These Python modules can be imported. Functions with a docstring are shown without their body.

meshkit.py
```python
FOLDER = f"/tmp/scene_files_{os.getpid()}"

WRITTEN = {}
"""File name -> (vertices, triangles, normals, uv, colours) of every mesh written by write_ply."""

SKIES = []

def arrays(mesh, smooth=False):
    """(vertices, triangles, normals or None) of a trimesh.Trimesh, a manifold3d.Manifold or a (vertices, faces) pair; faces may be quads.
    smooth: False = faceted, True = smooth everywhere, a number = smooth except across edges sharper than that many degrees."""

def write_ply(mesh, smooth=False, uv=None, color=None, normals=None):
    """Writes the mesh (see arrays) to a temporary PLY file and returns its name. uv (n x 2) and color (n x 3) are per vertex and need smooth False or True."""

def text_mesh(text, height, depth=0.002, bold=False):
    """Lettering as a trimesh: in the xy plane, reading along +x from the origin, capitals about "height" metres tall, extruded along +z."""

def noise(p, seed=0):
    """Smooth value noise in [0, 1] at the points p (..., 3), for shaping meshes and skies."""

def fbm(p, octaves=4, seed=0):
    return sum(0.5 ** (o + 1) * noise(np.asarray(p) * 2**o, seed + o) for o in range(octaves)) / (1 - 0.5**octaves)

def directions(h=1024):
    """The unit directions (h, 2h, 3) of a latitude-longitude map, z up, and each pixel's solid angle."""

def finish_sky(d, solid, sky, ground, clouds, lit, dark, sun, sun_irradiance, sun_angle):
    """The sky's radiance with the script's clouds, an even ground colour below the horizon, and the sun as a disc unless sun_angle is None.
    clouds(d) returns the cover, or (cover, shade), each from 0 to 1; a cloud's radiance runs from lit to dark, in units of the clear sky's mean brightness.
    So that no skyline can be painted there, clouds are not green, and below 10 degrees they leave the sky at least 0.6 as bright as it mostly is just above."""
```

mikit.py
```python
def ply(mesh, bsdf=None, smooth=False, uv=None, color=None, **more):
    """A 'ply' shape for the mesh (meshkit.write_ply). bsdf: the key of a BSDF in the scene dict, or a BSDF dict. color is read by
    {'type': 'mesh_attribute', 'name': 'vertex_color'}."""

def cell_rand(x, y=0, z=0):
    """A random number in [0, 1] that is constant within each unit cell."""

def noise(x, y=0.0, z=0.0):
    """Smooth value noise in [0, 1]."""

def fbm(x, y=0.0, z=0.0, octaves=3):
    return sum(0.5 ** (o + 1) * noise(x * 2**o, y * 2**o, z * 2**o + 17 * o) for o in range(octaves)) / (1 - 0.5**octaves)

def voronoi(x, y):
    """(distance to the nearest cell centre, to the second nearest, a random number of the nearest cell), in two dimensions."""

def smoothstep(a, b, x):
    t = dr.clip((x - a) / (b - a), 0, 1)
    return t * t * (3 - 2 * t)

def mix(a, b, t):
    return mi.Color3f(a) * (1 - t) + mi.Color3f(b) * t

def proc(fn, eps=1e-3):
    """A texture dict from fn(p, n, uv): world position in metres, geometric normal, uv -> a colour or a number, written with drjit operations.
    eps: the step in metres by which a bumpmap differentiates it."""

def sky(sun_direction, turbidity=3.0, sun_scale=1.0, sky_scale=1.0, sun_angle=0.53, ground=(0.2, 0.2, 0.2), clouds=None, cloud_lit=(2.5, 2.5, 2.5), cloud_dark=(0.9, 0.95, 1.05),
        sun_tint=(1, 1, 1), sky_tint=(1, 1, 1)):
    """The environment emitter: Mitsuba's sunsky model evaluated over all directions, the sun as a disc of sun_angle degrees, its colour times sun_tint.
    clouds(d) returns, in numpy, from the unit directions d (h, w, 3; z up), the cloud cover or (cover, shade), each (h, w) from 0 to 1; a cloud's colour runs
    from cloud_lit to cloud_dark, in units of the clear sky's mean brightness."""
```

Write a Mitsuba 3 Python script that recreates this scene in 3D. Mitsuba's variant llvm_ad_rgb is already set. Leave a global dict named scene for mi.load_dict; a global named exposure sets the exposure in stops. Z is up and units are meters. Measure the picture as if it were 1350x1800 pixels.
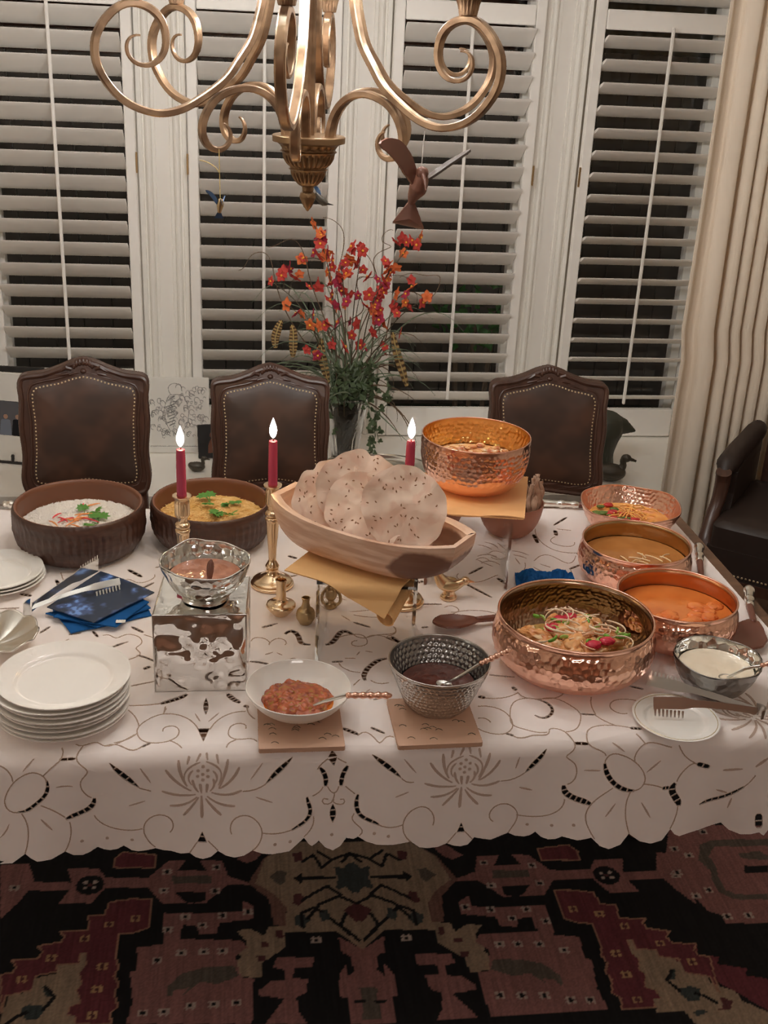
import math, random
import numpy as np
import trimesh, manifold3d as m3
from scipy.spatial import cKDTree
from scipy.interpolate import PchipInterpolator, CubicSpline
import shapely, shapely.geometry as sg
from shapely.ops import unary_union
from shapely import affinity
import drjit as dr
import mitsuba as mi
import mikit, meshkit
from mikit import proc, noise, fbm, smoothstep, mix, cell_rand

T4 = mi.ScalarTransform4f
def ply(mesh, bsdf=None, **kw):
    return mikit.ply(mesh, 'mat_' + bsdf if isinstance(bsdf, str) else bsdf, **kw)
scene, labels = {}, {}
exposure = 0.0

# ---------------------------------------------------------------- camera: a phone held up at the near long side of the table
EYE = [0.0, 0.0, 1.95]
FORWARD = [0.1265, 0.9105, -0.3936]
UP = [0.0053, 0.3963, 0.9181]
scene['camera'] = {'type': 'perspective', 'fov_axis': 'x', 'fov': 37.647,
                   'near_clip': 0.05, 'far_clip': 60.0,
                   'to_world': T4().look_at(origin=EYE, target=[EYE[i] + FORWARD[i] for i in range(3)], up=UP)}

# ---------------------------------------------------------------- lights
BULB = (196.0, 193.0, 187.0)          # frosted bulbs of the chandelier, just above the frame
FLAME = (95.0, 62.0, 26.0)         # candle flames
KITCHEN = (10.2, 9.7, 9.2)         # ceiling panel of the room behind the camera
def kitchen_light():
    r = trimesh.creation.box((1.5, 0.55, 0.03)); r.apply_translation((0.2, -1.7, 2.685))
    scene['ceiling_light'] = mikit.ply(r, 'mat_white_paint', emitter={'type': 'area', 'radiance': {'type': 'rgb', 'value': list(KITCHEN)}})
    labels['ceiling_light'] = {'label': 'flat rectangular ceiling light of the room behind the camera', 'category': 'ceiling light'}
kitchen_light()
FILL_LAMP = (2.5, 2.4, 2.2)          # invented lamp left of the table, added to brighten the shutters
def fill_lamp(x, y):
    labels['fill_lamp'] = {'label': 'unseen fill lamp with a drum shade left of the table, added to brighten the shutters', 'category': 'fill lamp'}
    c = trimesh.creation.cylinder(radius=.23, height=.34, sections=40); c.apply_translation((x, y, 1.42))
    scene['fill_lamp__shade'] = mikit.ply(c, 'mat_white_paint', smooth=40, emitter={'type': 'area', 'radiance': {'type': 'rgb', 'value': list(FILL_LAMP)}})
    p = trimesh.creation.cylinder(radius=.012, height=1.26, sections=16); p.apply_translation((x, y, .64)); scene['fill_lamp__pole'] = mikit.ply(p, 'mat_old_brass', smooth=40)
    b = trimesh.creation.cylinder(radius=.15, height=.025, sections=40); b.apply_translation((x, y, .0135)); scene['fill_lamp__base'] = mikit.ply(b, 'mat_old_brass', smooth=40)
fill_lamp(-1.95, 1.15)

# ---------------------------------------------------------------- materials
def rgb(c): return {'type': 'rgb', 'value': [float(v) for v in c]}
def princ(color, rough=.5, metal=0., spec=.5, **kw):
    return {'type': 'principled', 'base_color': color if isinstance(color, dict) else rgb(color), 'roughness': rough, 'metallic': metal, 'specular': spec, **kw}
def two(b): return {'type': 'twosided', 'bsdf': b}
VC = {'type': 'mesh_attribute', 'name': 'vertex_color'}
def bump(b, fn, scale, eps=.001): return {'type': 'bumpmap', 'arbitrary': proc(fn, eps), 'scale': scale, 'bsdf': b}
M = {}
M['white_paint'] = two(princ((.83, .81, .76), .55))
M['wall_paint'] = two(princ((.68, .60, .50), .8, spec=.2))
M['rear_paint'] = two(princ((.34, .175, .115), .7, spec=.2))
M['ceiling_paint'] = two(princ((.88, .86, .82), .9, spec=.1))
M['shutter_paint'] = two(princ((.88, .86, .82), .45))
M['floor_wood'] = two(princ((.10, .055, .035), .35))
M['linen'] = two(princ((.80, .735, .705), .95, spec=.05))
M['thread'] = two(princ((.40, .30, .24), .9, spec=.1))
M['petal_thread'] = two(princ((.45, .345, .29), .85, spec=.1))
M['curtain'] = two(princ((.74, .645, .53), .95, spec=.05, sheen=.3))
def gold_fn(p, n, uv):
    a = fbm(p.x * 28, p.y * 28, p.z * 28, 3)
    return mix((.215, .132, .078), (.40, .262, .160), smoothstep(.3, .62, a))
M['antique_gold'] = two(princ(proc(gold_fn), .36, .85))
M['dark_gold'] = two(princ((.25, .155, .08), .36, .85))
M['copper'] = two(princ((.93, .56, .42), .14, 1.))
M['copper_dull'] = two(princ((.36, .16, .105), .42, .55))
M['copper_lining'] = two(princ((.56, .27, .135), .30, 1.))
M['bronze_lining'] = two(princ((.43, .30, .205), .22, 1.))
M['gold_lining'] = two(princ((.85, .58, .25), .2, 1.))
M['steel'] = two(princ((.72, .72, .69), .10, 1.))
M['steel_satin'] = two(princ((.56, .54, .51), .20, 1.))
M['steel_dark'] = two(princ((.30, .29, .28), .22, 1.))
M['mirror_steel'] = two(princ((.80, .79, .77), .04, 1.))
M['brass'] = two(princ((.78, .58, .37), .15, 1.))
M['seed'] = two(princ((.26, .135, .075), .7, spec=.2))
M['pot_lining'] = two(princ((.47, .31, .15), .28, 1.))
M['old_brass'] = two(princ((.45, .33, .18), .33, .9))
M['silver'] = two(princ((.82, .80, .74), .13, 1.))
def table_fn(p, n, uv):
    g = fbm(p.x * 4, p.y * 40, p.z * 40, 3)
    return mix((.075, .034, .018), (.15, .075, .04), g)
M['table_wood'] = two(princ(proc(table_fn), .3))
def chair_fn(p, n, uv):
    g = fbm(p.x * 60, p.y * 60, p.z * 9, 3)
    return mix((.034, .015, .010), (.075, .032, .020), g)
M['chair_wood'] = two(princ(proc(chair_fn), .32))
def leather_fn(p, n, uv):
    g = fbm(p.x * 11, p.y * 11, p.z * 11, 3)
    return mix((.036, .018, .012), (.072, .031, .018), smoothstep(.3, .75, g))
M['dark_leather'] = two(princ((.022, .013, .010), .5, spec=.4))
M['leather'] = two(princ(proc(leather_fn), .45, spec=.5))
def bowlwood_fn(p, n, uv):
    g = fbm(p.x * 26, p.y * 26, p.z * 90, 3)
    return mix((.028, .012, .009), (.075, .032, .020), g)
M['bowl_wood'] = two(princ(proc(bowlwood_fn), .36))
M['bowl_wood_inside'] = two(princ((.15, .058, .030), .38))
def dough_fn(p, n, uv):
    a, b = (p.x - .264) * .785 - (p.y - 2.101) * .620, p.z
    g = fbm(a * 14, b * 120, p.y * 10, 3)
    c = mix((.50, .30, .205), (.66, .47, .355), smoothstep(.25, .75, g))
    knot = smoothstep(.062, .050, dr.sqrt(dr.square((a - .168) * .8) + dr.square(b - .985) * 1.6) + .012 * fbm(p.x * 60, p.y * 60, p.z * 60, 2))
    return mix(c, (.13, .055, .035), knot * .9)
M['dough_wood'] = two(princ(proc(dough_fn), .38))
M['spoon_wood'] = two(princ((.135, .048, .030), .36))
M['ceramic'] = two(princ((.80, .765, .715), .12, spec=.6))
M['bone_china'] = two(princ((.74, .72, .675), .1, spec=.6))
M['gold_band'] = two(princ((.50, .40, .24), .3, .6))
M['wax'] = two(princ((.33, .034, .075), .4, spec=.4))
M['wick'] = two(princ((.02, .015, .01), .9))
M['tan_mat'] = two(princ((.66, .40, .18), .75, spec=.15))
M['tan_napkin'] = two(princ((.72, .42, .20), .9, spec=.1))
M['trivet'] = two(princ((.46, .285, .20), .6, spec=.3))
M['blue_paper'] = two(princ((.012, .085, .26), .85, spec=.1))
M['glass'] = {'type': 'dielectric', 'int_ior': 1.5, 'ext_ior': 1.0}
M['acrylic'] = {'type': 'dielectric', 'int_ior': 1.49, 'ext_ior': 1.0, 'specular_transmittance': rgb((.84, .84, .83))}
M['pane'] = {'type': 'thindielectric', 'int_ior': 1.5}
M['black_frame'] = two(princ((.015, .014, .014), .4))
M['paper_white'] = two(princ((.74, .72, .67), .6, spec=.3))
M['pencil'] = two(princ((.20, .195, .185), .9, spec=.1))
M['bronze_dark'] = two(princ((.075, .065, .05), .4, .4))
M['verdigris'] = two(princ((.035, .037, .025), .5))
M['fence'] = two(princ((.10, .085, .07), .8))
M['lawn'] = two(princ((.02, .03, .015), .95))
M['leaf_bright'] = two(princ((.03, .13, .02), .6))
M['leaf_green'] = two(princ((.05, .12, .025), .6))
M['herb_green'] = two(princ((.07, .20, .025), .55))
M['ivy'] = two(princ((.055, .085, .035), .6))
M['grass_blade'] = two(princ((.16, .20, .13), .7))
M['twig'] = two(princ((.13, .085, .05), .8))
M['stem'] = two(princ((.07, .055, .03), .7))
M['moss'] = two(princ((.030, .026, .018), .9))
M['petal_red'] = two(princ((.50, .060, .050), .7, spec=.2))
M['petal_orange'] = two(princ((.66, .165, .055), .7, spec=.2))
M['petal_wine'] = two(princ((.36, .035, .07), .7, spec=.2))
M['petal_core'] = two(princ((.85, .42, .06), .7, spec=.2))
M['string_white'] = two(princ((.75, .73, .68), .7))
M['string_gold'] = two(princ((.55, .42, .15), .5))
M['carved_wood'] = two(princ((.14, .058, .037), .35))
M['carved_dark'] = two(princ((.055, .042, .036), .4))
M['blue_metal'] = two(princ((.05, .09, .17), .35, .5))
M['vcol'] = two(princ(VC, .8, spec=.15))
M['vcol_satin'] = two(princ(VC, .38, spec=.4))
M['vcol_gloss'] = two(princ(VC, .13, spec=.5))
M['nail'] = two(princ((.62, .50, .34), .3, .9))
for _k, _v in M.items(): scene['mat_' + _k] = _v

# ---------------------------------------------------------------- mesh helpers
def tm(v, f): return trimesh.Trimesh(np.asarray(v, float), np.asarray(f, int), process=False)
def cat(ms): return trimesh.util.concatenate([m for m in ms if m is not None])
def quads(nu, nv, wrap_u=False, wrap_v=False, off=0):
    iu = np.arange(nu if wrap_u else nu - 1); iv = np.arange(nv if wrap_v else nv - 1)
    a, b = np.meshgrid(iu, iv, indexing='ij'); a, b = a.ravel(), b.ravel(); a2, b2 = (a + 1) % nu, (b + 1) % nv
    i = lambda p, q: p * nv + q + off
    return np.vstack([np.stack([i(a, b), i(a2, b), i(a2, b2)], 1), np.stack([i(a, b), i(a2, b2), i(a, b2)], 1)])
def grid(P, wu=False, wv=False):
    P = np.asarray(P, float); return tm(P.reshape(-1, 3), quads(P.shape[0], P.shape[1], wu, wv))
def lathe(prof, n=64, disp=None, close=False):
    """prof (k,2) of (r,z). disp(theta,arc,r,z)->radial offset."""
    prof = np.asarray(prof, float); th = np.arange(n) / n * 2 * np.pi
    arc = np.concatenate([[0], np.cumsum(np.linalg.norm(np.diff(prof, axis=0), axis=1))])
    TH, R = np.meshgrid(th, prof[:, 0], indexing='ij'); _, Z = np.meshgrid(th, prof[:, 1], indexing='ij'); _, S = np.meshgrid(th, arc, indexing='ij')
    if disp is not None: 
        d = disp(TH, S, R, Z); R, Z = (R + d[0], Z + d[1]) if isinstance(d, tuple) else (R + d, Z)
    P = np.stack([R * np.cos(TH), R * np.sin(TH), Z], -1)
    return grid(P, True, close)
def dens(ctrl, n, kind='pchip'):
    """smooth dense polyline through control points"""
    c = np.asarray(ctrl, float); t = np.concatenate([[0], np.cumsum(np.linalg.norm(np.diff(c, axis=0), axis=1) + 1e-9)])
    tt = np.linspace(0, t[-1], n)
    f = PchipInterpolator(t, c) if kind == 'pchip' else CubicSpline(t, c)
    return f(tt)
def frames(p):
    p = np.asarray(p, float); t = np.gradient(p, axis=0); t /= np.linalg.norm(t, axis=1, keepdims=True) + 1e-12
    a = np.zeros_like(p); x = np.array([0, 0, 1.]) if abs(t[0, 2]) < .9 else np.array([1., 0, 0])
    x = x - t[0] * (x @ t[0]); a[0] = x / np.linalg.norm(x)
    for i in range(1, len(p)):
        x = a[i - 1] - t[i] * (a[i - 1] @ t[i]); a[i] = x / (np.linalg.norm(x) + 1e-12)
    return t, a, np.cross(t, a)
def tube(p, r, n=8, flat=1.0, cap=True, ref=None, power=None):
    """swept tube; r scalar or per point; flat scales the second axis; ref fixes the first axis; power>2 squares the section"""
    p = np.asarray(p, float); r = np.broadcast_to(np.asarray(r, float), (len(p),))
    t, a, b = frames(p)
    if ref is not None:
        a = np.broadcast_to(np.asarray(ref, float), p.shape); a = a - t * (a * t).sum(1, keepdims=True); a /= np.linalg.norm(a, axis=1, keepdims=True) + 1e-12; b = np.cross(t, a)
    an = np.arange(n) * 2 * np.pi / n + (np.pi / n if power else 0)
    c, s = np.cos(an), np.sin(an)
    if power: 
        k = (np.abs(c) ** power + np.abs(s) ** power) ** (-1 / power); c, s = c * k, s * k
    v = p[:, None] + r[:, None, None] * (c[None, :, None] * a[:, None] + flat * s[None, :, None] * b[:, None])
    m = grid(v, False, True); V, F = m.vertices, m.faces; F = F[:, ::-1]
    if cap:
        k = len(p) - 1; V = np.vstack([V, p[0], p[-1]]); i = np.arange(n); j = (i + 1) % n
        F = np.vstack([F, np.stack([np.full(n, len(V) - 2), j, i], 1), np.stack([np.full(n, len(V) - 1), k * n + i, k * n + j], 1)])
        F = np.vstack([F])
    m = tm(V, F)
    return m
def box(c, s, bev=.0):
    c, s = np.asarray(c, float), np.asarray(s, float) / 2
    if bev <= 0:
        m = trimesh.creation.box(2 * s); m.apply_translation(c); return m
    P = []
    for q in np.ndindex(2, 2, 2):
        g = np.array(q) * 2 - 1
        for k in range(3):
            e = s - bev; e = e.copy(); e[k] = s[k]; P.append(c + g * e)
    return trimesh.convex.convex_hull(np.array(P))
def hull(P): return trimesh.convex.convex_hull(np.asarray(P, float))
def ext(poly, h, z=0.):
    gs = [g for g in getattr(poly, 'geoms', [poly]) if g.area > 1e-9]
    m = cat([trimesh.creation.extrude_polygon(g, h, engine='earcut') for g in gs]); m.apply_translation((0, 0, z)); return m
def rot(m, axis, deg, about=(0, 0, 0)):
    m = m.copy(); m.apply_transform(trimesh.transformations.rotation_matrix(math.radians(deg), axis, about)); return m
def mov(m, d): m = m.copy(); m.apply_translation(d); return m
def scl(m, s): m = m.copy(); m.apply_transform(np.diag([*np.broadcast_to(s, 3), 1.])); return m
def ball(c, r, sub=2, s=(1, 1, 1)):
    m = trimesh.creation.icosphere(subdivisions=sub, radius=1.); return tm(m.vertices * np.asarray(s) * r + np.asarray(c), m.faces)
def lump(c, r, s=(1, 1, 1), seed=0, amp=.25, freq=1.6, sub=2):
    m = trimesh.creation.icosphere(subdivisions=sub, radius=1.); v = np.array(m.vertices)
    k = 1 + amp * (meshkit.fbm(v * freq + seed * 7.3 + 50, 3, seed) - .5) * 2
    return tm(v * k[:, None] * r * np.asarray(s) + np.asarray(c), m.faces)
def thick(P, t):
    """closed sheet from a grid of points, thickness t along the local normal"""
    P = np.asarray(P, float); du, dv = np.gradient(P, axis=0), np.gradient(P, axis=1)
    n = np.cross(du, dv); n /= np.linalg.norm(n, axis=-1, keepdims=True) + 1e-12
    A, B = P + n * t / 2, P - n * t / 2
    top, bot = grid(A), grid(B); bot.invert()
    nu, nv = P.shape[:2]
    ring = [(i, 0) for i in range(nu)] + [(nu - 1, j) for j in range(1, nv)] + [(i, nv - 1) for i in range(nu - 2, -1, -1)] + [(0, j) for j in range(nv - 2, 0, -1)]
    ra = np.array([A[i, j] for i, j in ring]); rb = np.array([B[i, j] for i, j in ring])
    side = grid(np.stack([ra, rb], 0), False, True)
    return cat([top, bot, side])
def coil(points_list): return cat(points_list)

_used = {}
def key(name):
    if name not in scene and name not in _used: _used[name] = 1; return name
    k = 1
    while f'{name}_{k:03d}' in scene or f'{name}_{k:03d}' in _used: k += 1
    _used[f'{name}_{k:03d}'] = 1; return f'{name}_{k:03d}'
def W(loc=(0, 0, 0), rz=0., s=1., tilt=None):
    m = T4().translate(list(map(float, loc))).rotate([0, 0, 1], float(rz))
    if tilt: m = m.rotate(tilt[0], tilt[1])
    return m.scale(s)
def thing(name, label, cat_, group=None, kind=None, parent_key=None):
    k = key(name); labels[k] = {'label': label, 'category': cat_}
    if group: labels[k]['group'] = group
    if kind: labels[k]['kind'] = kind
    return k
def put(root, part, mesh, mat, smooth=30, to=None, label=None, kind=None, color=None, **kw):
    """adds a part (or, with part None, the thing itself)"""
    k = root if part is None else key(f'{root}__{part}')
    if color is not None: smooth = bool(smooth)
    d = mesh if isinstance(mesh, dict) else ply(mesh, mat, smooth=smooth, color=color, **kw)
    if to is not None: d = {**d, 'to_world': to}
    scene[k] = d
    if label or kind:
        e = labels.setdefault(k, {})
        if label: e['label'] = label
        if kind: e['kind'] = kind
    return k
def struct(name, mesh, mat, label=None, smooth=False):
    scene[name] = ply(mesh, mat, smooth=smooth); labels[name] = {'kind': 'structure'}
    if label: labels[name]['label'] = label
    return name
def vcol(mesh, a, b, freq=60, seed=1, c=None):
    v = np.asarray(mesh.vertices); k = np.clip((meshkit.fbm(v * freq + 100, 3, seed) - .3) / .4, 0, 1)[:, None]
    col = np.asarray(a) * (1 - k) + np.asarray(b) * k
    if c is not None:
        k2 = np.clip((meshkit.fbm(v * freq * 1.7 + 300, 2, seed + 9) - .58) / .1, 0, 1)[:, None]; col = col * (1 - k2) + np.asarray(c) * k2
    return col
def hammered(pitch, amp, seed=0, jit=.45, z0=None, z1=None):
    """dimples beaten into a turned wall: radial offset from the distance to the nearest hammer mark"""
    def f(TH, S, R, Z):
        Rm = float(R.max()); rg = np.random.default_rng(seed); L = 2 * np.pi * Rm; smax = float(S.max())
        nt = max(6, int(round(L / pitch))); ns = int(smax / (pitch * .87)) + 2; pts = []
        for j in range(ns):
            for i in range(nt):
                pts.append(((i + .5 * (j % 2) + rg.uniform(-.5, .5) * jit) * L / nt % L, (j + rg.uniform(-.5, .5) * jit) * pitch * .87))
        pts = np.array(pts); pts = np.vstack([pts, pts + [L, 0], pts - [L, 0]])
        q = np.stack([TH * Rm, S], -1).reshape(-1, 2); d = cKDTree(pts).query(q)[0].reshape(TH.shape)
        o = amp * (np.minimum(d / (pitch * .5), 1.2) ** 2)
        if z0 is not None: o = o * np.clip((Z - z0) / .006, 0, 1)
        if z1 is not None: o = o * np.clip((z1 - Z) / .006, 0, 1)
        return o
    return f
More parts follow.
